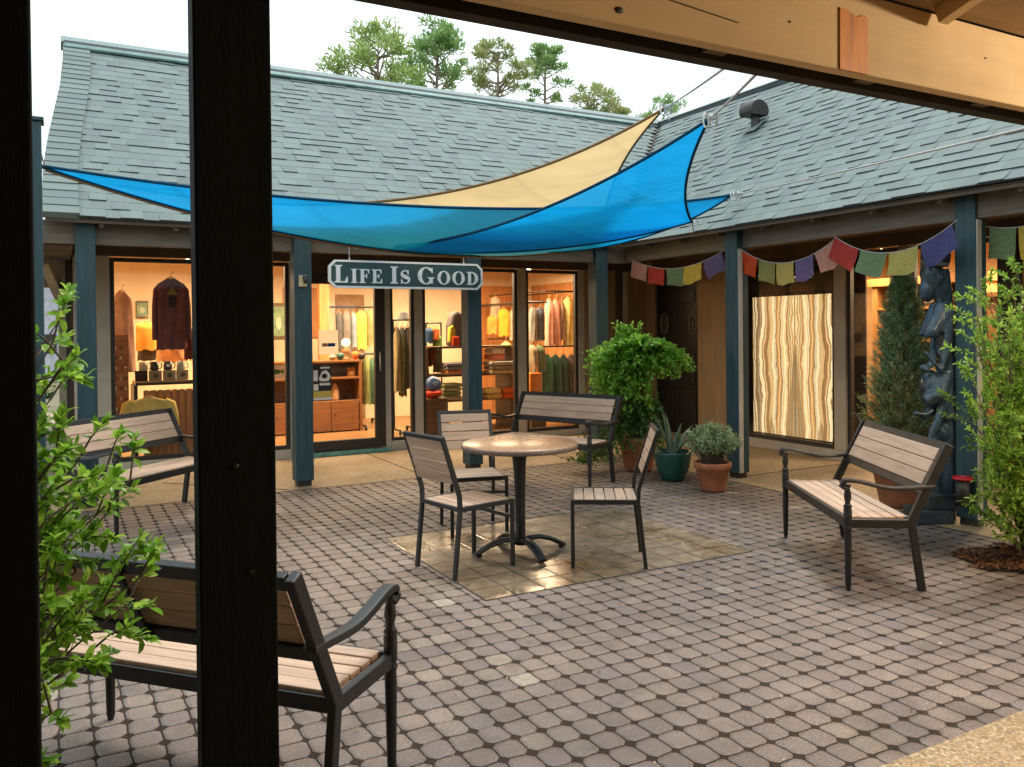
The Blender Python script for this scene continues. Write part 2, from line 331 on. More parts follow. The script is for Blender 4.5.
M_ROPE = paint('rope', (.45, .46, .45), .7, .2, 40)
M_STEEL = paint('steel_ring', (.5, .5, .5), .3, .1, 10, 0, 10, 1)

# ---------------------------------------------------------------- ground
def sheet(name, pts, z, mat):
    mb = MB(); mb.add([(x, y, z) for x, y in pts], [tuple(range(len(pts)))]); o = mb.build(name, mat); return tag(o, kind='structure')
sheet('ground', [(-600, -600), (600, -600), (600, 600), (-600, 600)], -.02, paint('far_ground', (.16, .13, .07), .9, .3, .6))
RECT = lambda x0, x1, y0, y1: [(x0, y0), (x1, y0), (x1, y1), (x0, y1)]
sheet('courtyard_paving', RECT(-2.2, 5.74, 1.88, 7.87), 0, M_PAVER)
sheet('tile_paving', RECT(2.06, 4.06, 4.10, 5.70), .004, M_TILE)
sheet('near_walkway', RECT(-6, 12, -3, 1.876), .003, M_CONC)
sheet('back_walkway', RECT(-2.2, 7.7, 7.874, 9.9), .004, M_CONC)
sheet('right_walkway', RECT(5.744, 7.7, 1.876, 7.874), .004, M_CONC)
sheet('left_walkway', RECT(-6, -2.2, 1.876, 18), .003, M_CONC)
sheet('rear_walkway', RECT(-2.2, .2, 9.9, 18), .004, M_CONC)
# concrete joints of the covered walks (dark sawn lines lying just above the slab)
mb = MB()
for x in (-.4, 1.45, 3.3, 5.15): mb.box(x-.006, x+.006, 7.9, 9.8, .004, .007)
for y in (2.5, 4.35, 6.2): mb.box(5.8, 7.5, y-.006, y+.006, .004, .007)
mb.prism([(.9, 8.95, .0045), (1.9, 7.92, .0045), (1.912, 7.93, .0045), (.912, 8.96, .0045)], (0, 0, .003))
tag(mb.build('walkway_joints', M_DARKUNDER), kind='structure')

# ---------------------------------------------------------------- roofs
SL = .77; EZ = 2.49; EY = 7.9; EX = 5.76; RUN = 3.22; RZ = EZ + SL*RUN
def roof_slope(name, parent, origin, along, upd, ranges, seed):
    """courses of laminated shingles: real overlapping strips with raised tabs.  ranges(run) -> (a0, a1) extent along the eave"""
    rng = random.Random(seed); o = Vector(origin); A = Vector(along); U = Vector(upd)    # U: horizontal unit vector towards the ridge
    slope = (U + Vector((0, 0, SL))).normalized(); N = A.cross(slope).normalized()
    if N.z < 0: N = -N
    L = RUN*math.sqrt(1+SL*SL); exp = .142; rows = int(L/exp)+1; mb = MB(); k = 1/math.sqrt(1+SL*SL)
    for r in range(rows):
        s0, s1 = r*exp, min((r+1)*exp + .012, L); 
        a0, a1 = ranges(s0*k); a0b, a1b = ranges(min(s1*k, RUN))
        P = lambda a, s, h: o + A*a + slope*s + N*h
        # base strip pieces
        x = a0 + rng.uniform(-.3, 0)
        while x < a1:
            wd = rng.uniform(.11, .19); xa, xb = max(x, a0), min(x+wd, a1); x += wd
            if xb-xa < .02: continue
            hh = rng.choice((.0, .0, .0, .009, .008))
            xat = max(xa, a0b) if xa <= a0 + 1e-6 else xa; xbt = min(xb, a1b) if xb >= a1 - 1e-6 else xb
            if xbt <= xat: xbt = xat+.001
            sag = .010*math.sin((xa+.0)*.9+seed)
            vs = [P(xa, s0, sag-.012), P(xb, s0, sag-.012), P(xa, s0, hh+.003+sag), P(xb, s0, hh+.003+sag), P(xat, s1, hh*.1+sag), P(xbt, s1, hh*.1+sag)]
            mb.add(vs, [(0, 1, 3, 2), (2, 3, 5, 4), (0, 2, 4), (1, 5, 3)])
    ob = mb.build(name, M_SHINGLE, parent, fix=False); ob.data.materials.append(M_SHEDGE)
    ob.data.polygons.foreach_set('material_index', [1 if i % 4 == 0 else 0 for i in range(len(ob.data.polygons))])  # tab fronts get the dark slot, a painted shadow line along each course
    return ob
shop = empty('shop_building', (3, 9.85, 0), 'long shop with a grey green shingle roof, lit display windows and a glass door', 'building')
gal = empty('shop_building', (7.65, 6, 0), 'shop wing on the right with dark carved doors and glowing stone panels in its window', 'building')
def P_(mb, name, mat, root, bevel=0):
    o = mb.build(name, mat, root, bevel); o.matrix_parent_inverse = Matrix.Translation(-Vector(root.location)); return o
GX0 = -.09   # left gable
def gab(run):
    t = run/RUN; return GX0 + .2*smoothstep(min(1, max(0, (t-.1)/.8)))
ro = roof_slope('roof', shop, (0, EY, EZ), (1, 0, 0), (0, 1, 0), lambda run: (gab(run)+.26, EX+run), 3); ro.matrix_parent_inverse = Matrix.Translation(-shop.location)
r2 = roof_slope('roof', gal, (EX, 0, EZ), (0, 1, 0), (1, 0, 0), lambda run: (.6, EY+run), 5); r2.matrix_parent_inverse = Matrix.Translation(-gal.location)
# rake strip of upright shingles along the left gable
rng = random.Random(2); mb = MB(); kk = 1/math.sqrt(1+SL*SL); Ls = RUN/kk; s = 0
slope = Vector((0, kk, SL*kk)); N = Vector((0, -SL*kk, kk))
while s < Ls:
    wd = .13; s1 = min(s+wd, Ls); g0, g1 = gab(s*kk), gab(s1*kk); b = Vector((0, EY, EZ)); h = .022+rng.uniform(0, .004)
    q = lambda x, ss, hh: b + Vector((x, 0, 0)) + slope*ss + N*hh
    mb.add([q(g0, s, -.03), q(g0+.275, s, -.03), q(g0, s, h+.006), q(g0+.275, s, h+.006), q(g1, s1, h-.002), q(g1+.275, s1, h-.002), q(g1, s1, -.03)], [(0, 1, 3, 2), (2, 3, 5, 4), (0, 2, 4, 6)])
    s += wd
P_(mb, 'rake_strip', M_SHINGLE, shop)
# ridge caps, gutters' drip edge, decking below, back slopes, gable
M_CAP = paint('ridge_cap', (.20, .255, .25), .75, .2, 30, .3, 120); M_RDARK = paint('ridge_shadow_paint', (.02, .03, .032), .8, .2, 10); M_TEALFL = paint('teal_flashing', (.10, .19, .17), .6, .3, 6)
RY, RX = EY+RUN, EX+RUN
mb = MB(); g = gab(RUN)
mb.prism([(g-.02, RY-.15, RZ-.075), (g-.02, RY, RZ+.035), (g-.02, RY+.15, RZ-.075), (g-.02, RY+.13, RZ-.1), (g-.02, RY, RZ-.0), (g-.02, RY-.13, RZ-.1)], (RX-g+.02, 0, 0)); P_(mb, 'ridge_cap', M_CAP, shop)
mb = MB(); mb.prism([(g+.01, RY-.20, RZ-.105), (g+.01, RY-.15, RZ-.062), (g+.01, RY-.10, RZ-.04), (g+.01, RY-.12, RZ-.09)], (RX-g-.3, 0, 0)); P_(mb, 'ridge_shadow_strip', M_RDARK, shop)  # dark strip painting the shadow line below the ridge cap
mb = MB(); mb.prism([(g+.015, RY-.27, RZ-.158), (g+.015, RY-.20, RZ-.102), (g+.015, RY-.20, RZ-.14), (g+.015, RY-.26, RZ-.180)], (RX-g-.4, 0, 0)); P_(mb, 'flashing', M_TEALFL, shop)
mb = MB(); mb.prism([(RX-.17, .58, RZ-.055), (RX, .58, RZ+.03), (RX+.17, .58, RZ-.055), (RX, .58, RZ+.0)], (0, RY-.58, 0)); P_(mb, 'ridge_cap', M_CAP, gal)
mb = MB(); mb.prism([(RX-.19, .6, RZ-.125), (RX-.16, .6, RZ-.06), (RX-.1, .6, RZ-.03), (RX-.12, .6, RZ-.085)], (0, RY-.8, 0)); P_(mb, 'ridge_shadow_strip', M_RDARK, gal)  # same painted shadow strip under the wing's cap
D_ = paint('roof_back', (.16, .2, .2), .8)
mb = MB(); mb.prism([(g, RY, RZ-.01), (g, RY+RUN, EZ), (g, RY+RUN, EZ-.05), (g, RY, RZ-.06)], (RX+RUN-g, 0, 0)); P_(mb, 'roof_back_slope', D_, shop)
mb = MB(); mb.prism([(RX, .6, RZ-.01), (RX+RUN, .6, EZ), (RX+RUN, .6, EZ-.05), (RX, .6, RZ-.06)], (0, RY-.6, 0)); P_(mb, 'roof_back_slope', D_, gal)
mb = MB()                                                     # roof decks under the shingles
mb.add([(GX0+.02, EY+.01, EZ-.02), (EX, EY+.01, EZ-.02), (RX, RY, RZ-.03), (g+.02, RY, RZ-.03)], [(0, 1, 2, 3)]); P_(mb, 'roof_deck', M_SOFFIT, shop)
mb = MB(); mb.add([(EX+.01, .62, EZ-.02), (EX+.01, EY, EZ-.02), (RX, RY, RZ-.03), (RX, .62, RZ-.03)], [(0, 1, 2, 3)]); P_(mb, 'roof_deck', M_SOFFIT, gal)
mb = MB(); mb.prism([(.14, 9.9, 2.45), (.14, RY+RUN-1.6, 2.45), (.14, RY, RZ-.1)], (.06, 0, 0)); P_(mb, 'gable_wall', M_WALLBROWN, shop)
# drip edge fascia along the eaves
mb = MB(); mb.box(GX0+.02, EX-.02, EY+.02, EY+.045, EZ-.05, EZ-.012); P_(mb, 'fascia', M_HEADER, shop)
mb = MB(); mb.box(EX+.02, EX+.045, .62, EY-.02, EZ-.05, EZ-.012); P_(mb, 'fascia', M_HEADER, gal)
# ---- porch beams, rafter tails, soffits
mb = MB(); mb.box(-.4, 5.95, 8.06, 8.16, 2.275, 2.47); P_(mb, 'porch_beam', M_BEAM, shop)
mb = MB(); mb.box(5.96, 6.05, .7, 8.2, 2.285, 2.475); P_(mb, 'porch_beam', M_BEAM, gal)
mb = MB()
for i in range(9): mb = MB(); mb.bar((.35+i*.6, 7.95, 2.435), (.35+i*.6, 8.06, 2.455), .035, .05); P_(mb, 'rafter_tail', M_BEAM, shop)
mb = MB()
for i in range(12): mb = MB(); mb.bar((5.83, .95+i*.6, 2.438), (5.96, .95+i*.6, 2.455), .035, .05); P_(mb, 'rafter_tail', M_BEAM, gal)
mb = MB(); mb.box(-.4, 7.6, 8.16, 9.84, 2.455, 2.475); P_(mb, 'soffit', M_SOFFIT, shop)
mb = MB(); mb.box(6.05, 7.62, .7, 8.155, 2.46, 2.48); P_(mb, 'soffit', M_SOFFIT, gal)
# ---- posts
def post(root, x0, x1, y0, y1, ztop, strip=False):
    mb = MB(); mb.box(x0, x1, y0, y1, .055, ztop); o = P_(mb, 'post', M_TEAL, root, .006)
    mb = MB(); mb.box(x0+.02, x1-.02, y0+.02, y1-.02, .004, .056); b = mb.build('post_base', M_FRAME, o)
    if strip:
        mb = MB(); mb.box(x0+.012, x0+.062, y0-.012, y0-.001, .06, ztop-.2); s_ = mb.build('trim_strip', M_TRIM, o)
for x0, x1 in ((.150, .305), (2.005, 2.175), (3.845, 4.01)): post(shop, x0, x1, 8.0, 8.17, 2.475)
post(shop, 5.50, 5.665, 8.0, 8.17, 2.475); post(shop, -1.35, -1.20, 8.4, 8.55, 2.279); post(shop, -1.35, -1.20, 12.0, 12.15, 2.279)
post(gal, 5.88, 6.03, 6.125, 6.29, 2.47, True); post(gal, 5.93, 6.07, 3.735, 3.895, 2.475, True); post(gal, 5.92, 6.07, 1.5, 1.66, 2.475)

# ---------------------------------------------------------------- shop walls, windows, door
W = 9.85
def wallbox(x0, x1, z0, z1, mat, name='wall', y0=W, y1=W+.14, root=shop):
    mb = MB(); mb.box(x0, x1, y0, y1, z0, z1); return P_(mb, name, mat, root, .004)
def window(x0, x1, z0, z1, sash=.045, mull=None):
    mb = MB(); y0, y1 = W+.02, W+.075
    mb.box(x0-sash, x0, y0, y1, z0-sash, z1+sash); mb.box(x1, x1+sash, y0, y1, z0-sash, z1+sash)
    mb.box(x0, x1, y0, y1, z1, z1+sash); mb.box(x0, x1, y0, y1, z0-sash, z0)
    for q in (mull or ()): mb.box(q-.03, q+.03, y0, y1, z0, z1)
    o = P_(mb, 'window', M_FRAME, shop)
    mb = MB(); mb.add([(x0, W+.05, z0), (x1, W+.05, z0), (x1, W+.05, z1), (x0, W+.05, z1)], [(0, 1, 2, 3)]); g_ = mb.build('glass', M_GLASS, o)
ZB, ZT = .16, 2.27
wallbox(.14, 7.62, 2.33, 2.62, M_HEADER, 'header')
wallbox(.16, .505, 0, 2.33, M_TRIM, 'trim_board')
window(.55, 2.365, ZB, ZT, mull=(1.42,))
wallbox(.505, 2.41, 0, ZB-.045, M_TRIM, 'base_board', W-.01)
wallbox(2.41, 2.555, 0, 2.33, M_TRIM, 'trim_board')
# door
mb = MB(); x0, x1 = 2.56, 3.585
mb.box(x0, x0+.10, W-.01, W+.05, .06, 2.2); mb.box(x1-.13, x1, W-.01, W+.05, .06, 2.2); mb.box(x0+.10, x1-.13, W-.01, W+.05, 2.07, 2.2); mb.box(x0+.10, x1-.13, W-.01, W+.05, .06, .18)
door = P_(mb, 'door', M_FRAME, shop, .004)
mb = MB(); mb.add([(x0+.1, W+.02, .18), (x1-.13, W+.02, .18), (x1-.13, W+.02, 2.07), (x0+.1, W+.02, 2.07)], [(0, 1, 2, 3)]); q = mb.build('glass', M_GLASS, door)
mb = MB(); hx = 3.505; mb.tube([(hx, W-.012, 1.0), (hx, W-.05, 1.02), (hx, W-.05, 1.22), (hx, W-.012, 1.24)], .009, 8); q = mb.build('handle', M_STEEL, door)
wallbox(2.56, 3.585, 2.2, 2.33, M_HEADER, 'header', W-.005)
mb = MB(); mb.box(2.5, 3.6, W-.09, W+.02, .006, .052); P_(mb, 'threshold', paint('teal_threshold', (.10, .30, .27), .6, .5, 20), shop, .004)
wallbox(3.585, 3.66, 0, 2.33, M_TRIM, 'trim_board')
window(3.70, 3.94, ZB, ZT, .04)
wallbox(3.66, 3.985, 0, ZB-.04, M_TRIM, 'base_board', W-.01)
wallbox(3.985, 4.095, 0, 2.33, M_TRIM, 'trim_board')
window(4.14, 5.44, ZB-.02, ZT, mull=(4.78,))
wallbox(4.095, 5.485, 0, ZB-.066, M_TRIM, 'base_board', W-.01)
wallbox(5.487, 5.615, 0, 2.33, M_TRIM, 'trim_board')
window(5.66, 6.42, ZB-.02, ZT)
wallbox(5.617, 6.465, 0, ZB-.066, M_TRIM, 'base_board', W-.01)
wallbox(6.467, 6.56, 0, 2.33, M_TRIM, 'trim_board')
wallbox(6.562, 7.645, 0, 2.33, M_WALLBROWN); wallbox(7.645, 7.80, 0, 2.62, M_WALLBROWN, 'corner_wall', 9.70, W+.14)
wallbox(7.22, 7.30, 0, 2.32, M_TRIM, 'trim_board', W-.03, W-.002); wallbox(7.10, 7.215, 0, 2.32, M_HEADER, 'trim_board', W-.022, W-.002)
# left side wall running back, with its pale corner board and dark window strips
mb = MB(); mb.box(.12, .18, W+.15, 15.5, 0, 2.6); P_(mb, 'side_wall', M_HEADER, shop)
mb = MB(); mb.box(.02, .115, 10.35, 10.55, 0, 2.35); mb.bar((-.10, 9.7, 2.26), (.05, 10.3, 1.9), .09, .12); P_(mb, 'corner_board', paint('cream_board', (.42, .37, .27), .7, .2, 6), shop)
mb = MB()
for y in (9.99, 10.12, 10.25): mb.box(.09, .118, y, y+.06, 0, 2.4)
P_(mb, 'side_window_frame', M_FRAME, shop)
mb = MB(); mb.box(-1.4, .139, 8.3, 16, 2.28, 2.44); P_(mb, 'side_soffit', M_SOFFIT, shop)
# interior shell
M_CREAM = paint('cream_interior', (.70, .56, .37), .8, .08, 3); M_PLANK = wood('orange_planks', (.34, .13, .035), (.55, .25, .08), 2, 3); M_FLOOR = wood('oak_floor', (.20, .10, .036), (.31, .165, .065), 0, 3, .35)
IY = 13.3
mb = MB(); mb.box(.2, 7.6, W+.15, IY, .0, .05); P_(mb, 'interior_floor', M_FLOOR, shop)
mb = MB(); mb.box(.2, 7.6, IY, IY+.1, 0, 2.75); P_(mb, 'interior_wall', M_CREAM, shop)
mb = MB(); mb.box(.185, .2, W+.15, IY, 0, 2.75); P_(mb, 'interior_wall', M_CREAM, shop)
mb = MB(); mb.box(7.55, 7.6, W+.15, IY, 0, 2.75); P_(mb, 'interior_wall', M_CREAM, shop)
mb = MB(); mb.box(.2, 7.6, W+.15, IY, 2.64, 2.72); P_(mb, 'interior_ceiling', M_CREAM, shop)
mb = MB()
for i in range(11): mb.box(6.45+i*.1, 6.545+i*.1, IY-.03, IY-.002, .05, 2.28)
P_(mb, 'interior_planks', M_PLANK, shop); mb = MB()
for i in range(27): mb.box(7.52, 7.548, 10.3+i*.1, 10.395+i*.1, .05, 2.28)
P_(mb, 'interior_planks', M_PLANK, shop); mb = MB()
for i in range(10): mb.box(3.15+i*.06, 3.207+i*.06, IY-.03, IY-.002, 1.4, 2.2)
P_(mb, 'interior_planks', M_PLANK, shop)
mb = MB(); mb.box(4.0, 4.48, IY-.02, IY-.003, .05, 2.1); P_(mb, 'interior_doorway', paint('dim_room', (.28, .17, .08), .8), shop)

# ---------------------------------------------------------------- right wing wall (plane X = 7.65)
WX = 7.65
def rwall(y0, y1, z0, z1, mat, name='wall', x0=WX, x1=WX+.14):
    mb = MB(); mb.box(x0, x1, y0, y1, z0, z1); return P_(mb, name, mat, gal, .004)
def sub(mb, name, mat, par, bevel=0):
    o = mb.build(name, mat, par, bevel); return o
def rwindow(y0, y1, z0, z1, sash=.045):
    mb = MB(); a, b = WX+.02, WX+.075
    mb.box(a, b, y0-sash, y0, z0-sash, z1+sash); mb.box(a, b, y1, y1+sash, z0-sash, z1+sash)
    mb.box(a, b, y0, y1, z1, z1+sash); mb.box(a, b, y0, y1, z0-sash, z0)
    o = P_(mb, 'window', M_FRAME, gal)
    mb = MB(); mb.add([(WX+.05, y0, z0), (WX+.05, y1, z0), (WX+.05, y1, z1), (WX+.05, y0, z1)], [(0, 1, 2, 3)]); sub(mb, 'glass', M_GLASS, o)
rwall(.7, 9.699, 2.33, 2.62, M_HEADER, 'header')
rwall(9.64, 9.699, 0, 2.33, M_WALLBROWN); rwall(8.02, 8.72, 0, 2.33, M_WALLBROWN)
rwall(8.725, 9.635, 2.15, 2.33, M_HEADER, 'header', WX+.01)
M_CARVED = paint('black_carved_door', (.012, .009, .008), .35, .3, 12, .5, 25)
for y0, y1, yc in ((8.73, 9.175, 8.835), (9.185, 9.63, 9.45)):
    mb = MB(); mb.box(WX+.03, WX+.09, y0, y1, .01, 2.14); o = P_(mb, 'door', M_CARVED, gal, .006)
    for z0, z1 in ((.15, .62), (.72, 1.2), (1.85, 2.05)): mb = MB(); mb.box(WX+.018, WX+.031, y0+.07, y1-.07, z0, z1); sub(mb, 'panel', M_CARVED, o, .008)
    mb = MB(); n = 28
    def ring(a, b, z, x): return [(x, yc+a*math.cos(2*math.pi*i/n), z+b*math.sin(2*math.pi*i/n)) for i in range(n)]
    for a, b, t in ((.085, .15, .014), (.055, .10, .010)): mb.tube(ring(a, b, 1.56, WX+.022)+ring(a, b, 1.56, WX+.022)[:1], t*.6, 6, False)
    sub(mb, 'oval_inlay', paint('worn_silver', (.20, .19, .15), .5, .3, 20), o)
    mb = MB(); mb.ell((WX+.022, yc, 1.56), (.012, .025, .05), 12, 8); sub(mb, 'inlay_boss', paint('dark_boss', (.08, .07, .06), .4), o)
rwall(7.93, 8.015, 0, 2.33, M_TRIM, 'trim_board', WX-.01)
rwindow(6.50, 7.885, .165, 2.27)
rwall(6.30, 7.93, 0, .115, M_TRIM, 'base_board', WX-.012)
rwall(6.30, 6.452, .118, 2.33, M_TRIM, 'trim_board', WX-.012)
rwindow(5.69, 6.25, .165, 2.27); rwall(5.645, 6.295, 0, .118, M_TRIM, 'base_board', WX-.012)
rwall(5.52, 5.643, 0, 2.33, M_WALLBROWN, 'trim_board', WX-.008)
rwindow(4.62, 5.47, .165, 2.27); rwall(4.57, 5.518, 0, .118, M_TRIM, 'base_board', WX-.012)
rwall(4.44, 4.572, 0, 2.33, M_HEADER, 'trim_board', WX-.01)
rwindow(4.02, 4.39, .165, 2.27); rwall(3.975, 4.438, 0, .118, M_TRIM, 'base_board', WX-.012)
rwall(3.80, 3.972, 0, 2.33, M_HEADER, 'trim_board', WX-.01); rwall(3.55, 3.798, 0, 2.33, M_TRIM, 'trim_board', WX-.012)
rwall(.7, 3.548, 0, 2.33, M_HEADER)
for q_ in ((WX+.145, 11, 8.3, 8.4), (WX+.145, 11, 3.2, 3.3), (11, 11.1, 3.2, 8.4)): mb = MB(); mb.box(*q_, 0, 2.75); P_(mb, 'interior_wall', paint('ochre_interior', (.55, .38, .19), .8, .1, 3), gal)
mb = MB(); mb.box(WX+.145, 11, 3.3, 8.3, 0, .05); P_(mb, 'interior_floor', M_FLOOR, gal)
mb = MB(); mb.box(WX+.145, 11, 3.3, 8.3, 2.64, 2.72); P_(mb, 'interior_ceiling', M_CREAM, gal)

# glowing stone panels standing just inside the window
pn = empty('stone_panel', (WX+.16, 7.16, .17), 'pair of glowing banded stone slabs filling the window beside the carved doors', 'stone panel')
mb = MB(); mb.box(-.01, .01, -.685, .685, .0, 1.705); mb.build('slab', M_ONYX, pn)
mb = MB(); mb.box(.012, .05, -.71, .71, -.04, 1.70); mb.box(.012, .05, -.03, .03, 1.70, 1.72); mb.build('backing_frame', M_FRAME, pn)
mb = MB(); mb.box(.055, .075, -.95, 1.0, -.1, 2.45); q = mb.build('added_dark_sheet', paint('dark_sheet_paint', (.035, .025, .018), .7), pn)  # added sheet, coloured dark so the lit room doesn't show around the slabs
mb = MB(); mb.box(.03, .05, -.55, .12, 1.76, 1.98); mb.build('sign_board', paint('dim_board', (.12, .08, .045), .8, .3, 9), pn)

# ---------------------------------------------------------------- near porch over the camera
np_ = empty('near_porch', (1.5, 1.7, 0), 'covered porch with a tan beam carried on two black posts in the foreground', 'porch')
def N_(mb, name, mat, bevel=0, label=None):
    o = mb.build(name, mat, np_, bevel); o.matrix_parent_inverse = Matrix.Translation(-Vector(np_.location)); return tag(o, label)
mb = MB(); mb.box(.237, .385, 1.70, 1.765, .0, 2.197); N_(mb, 'post', M_BLACKPOST, .004)
mb = MB(); mb.box(-.26, -.029, 1.45, 1.53, .0, 2.198); N_(mb, 'post', M_BLACKPOST, .004)
mb = MB(); mb.box(.33, .341, 1.697, 1.699, 1.02, 1.028); mb.ell((.306, 1.699, 1.237), (.007, .003, .005), 10, 6); N_(mb, 'nail_mark', M_FRAME)
mb = MB(); mb.box(-1.2, 6.2, 1.57, 1.61, 2.202, 2.425); beam = N_(mb, 'beam', M_TANBEAM, .003)
mb = MB()                                       # patch of bare wood where a bracket was
ys = 1.5665; mb.prism([(1.888, ys, 2.203), (2.001, ys, 2.203), (2.003, ys, 2.358), (1.985, ys, 2.366), (1.96, ys, 2.356), (1.92, ys, 2.368), (1.889, ys, 2.372)], (0, .003, 0))
o = sub(mb, 'bare_patch', M_RAWWOOD, beam)
mb = MB()
pass
for x, z, r in ((1.22, 2.35, .006), (1.40, 2.36, .004), (1.70, 2.30, .003), (1.93, 2.212, .008), (1.97, 2.218, .006), (2.55, 2.33, .003), (1.15, 2.235, .008), (1.17, 2.30, .003)): mb = MB(); mb.ell((x, 1.569, z), (r*1.6, .002, r), 8, 5); sub(mb, 'knot_mark', M_FRAME, beam)
mb = MB(); mb.prism([(1.18, 1.569, 2.296), (1.52, 1.569, 2.268), (1.52, 1.569, 2.2665), (1.18, 1.569, 2.2935)], (0, -.0012, 0)); sub(mb, 'crack_mark', M_FRAME, beam)
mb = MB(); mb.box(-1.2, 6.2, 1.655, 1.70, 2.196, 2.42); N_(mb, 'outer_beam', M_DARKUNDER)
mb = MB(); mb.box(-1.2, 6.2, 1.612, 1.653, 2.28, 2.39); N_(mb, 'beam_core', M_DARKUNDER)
for x in (1.47, 2.04, 2.6, 3.2):
    mb = MB(); mb.box(x, x+.07, 1.612, 1.653, 2.21, 2.279); N_(mb, 'spacer_block', M_BEAM)
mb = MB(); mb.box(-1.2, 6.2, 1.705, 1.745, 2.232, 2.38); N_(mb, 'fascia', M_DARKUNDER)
# ceiling boards rising to the back of the porch
mb = MB()
for i in range(22):
    y0 = 1.568-i*.15; z0 = 2.43+i*.048
    mb.add([(-1.3, y0, z0), (6.2, y0, z0), (6.2, y0-.146, z0+.0467), (-1.3, y0-.146, z0+.0467), (-1.3, y0, z0+.02), (6.2, y0, z0+.02), (6.2, y0-.146, z0+.0667), (-1.3, y0-.146, z0+.0667)], [(0, 1, 2, 3), (7, 6, 5, 4), (0, 4, 5, 1), (2, 6, 7, 3)])
N_(mb, 'ceiling', M_CEIL)
mb = MB()
for x in (-.3, 1.0, 2.3, 3.6, 4.9): mb.bar((x, 1.55, 2.41), (x, -1.7, 3.45), .04, .05)
N_(mb, 'ceiling_battens', M_TANBEAM)
mb = MB(); mb.prism([(-1.4, 1.95, 2.385), (-1.4, -1.8, 3.585), (-1.4, -1.8, 3.63), (-1.4, 1.95, 2.43)], (7.8, 0, 0)); N_(mb, 'roof', D_)
mb = MB(); mb.box(-1.4, 6.2, -1.85, -1.75, 0, 3.6); N_(mb, 'shop_wall', paint('near_wall', (.14, .10, .06), .8, .15, 3)); mb = MB(); mb.box(-1.46, -1.401, -1.75, 1.3, 0, 3.6); N_(mb, 'side_wall', paint('near_wall', (.14, .10, .06), .8, .15, 3)); mb = MB(); mb.box(-2.32, -2.22, -1.75, 5.2, 0, 3.3); N_(mb, 'side_wall', paint('near_wall', (.14, .10, .06), .8, .15, 3))  # both side walls are unseen additions that keep sky light off the porch
lf = empty('porch_lamp', (4.5, .45, 2.66), 'round warm ceiling lamp under the near porch roof above the walkway', 'lamp')
mb = MB(); mb.lathe([(.0, .10), (.10, .10), (.10, .03), (.0, .03)], n=20); mb.build('housing', M_FRAME, lf)
mb = MB(); mb.lathe([(.085, .029), (.08, -.01), (.05, -.035), (.0, -.042)], n=20); mb.build('diffuser', emit('lamp_diffuser', (1, .75, .42), 6), lf)
pl = bpy.data.lights.new('porch_lamp_light', 'POINT'); pl.energy = 165; pl.color = (1, .74, .45); pl.shadow_soft_size = .08
po = bpy.data.objects.new('porch_lamp_light', pl); COL.objects.link(po); po.location = (0, 0, -.12); po.parent = lf

# freestanding teal post that holds the sails' left corner
mb = MB(); mb.box(-.21, -.068, 6.1, 6.24, .005, 2.86); tp = empty('sail_post', (-.14, 6.17, 0), 'tall teal post at the far left tying the left corner of the shade sails', 'post')
o = mb.build('post_shaft', M_TEAL, tp, .006); o.matrix_parent_inverse = Matrix.Translation(-Vector(tp.location))
mb = MB(); mb.box(-.225, -.053, 6.085, 6.255, 2.861, 2.885); o = mb.build('post_cap', M_TEAL, tp, .004); o.matrix_parent_inverse = Matrix.Translation(-Vector(tp.location))

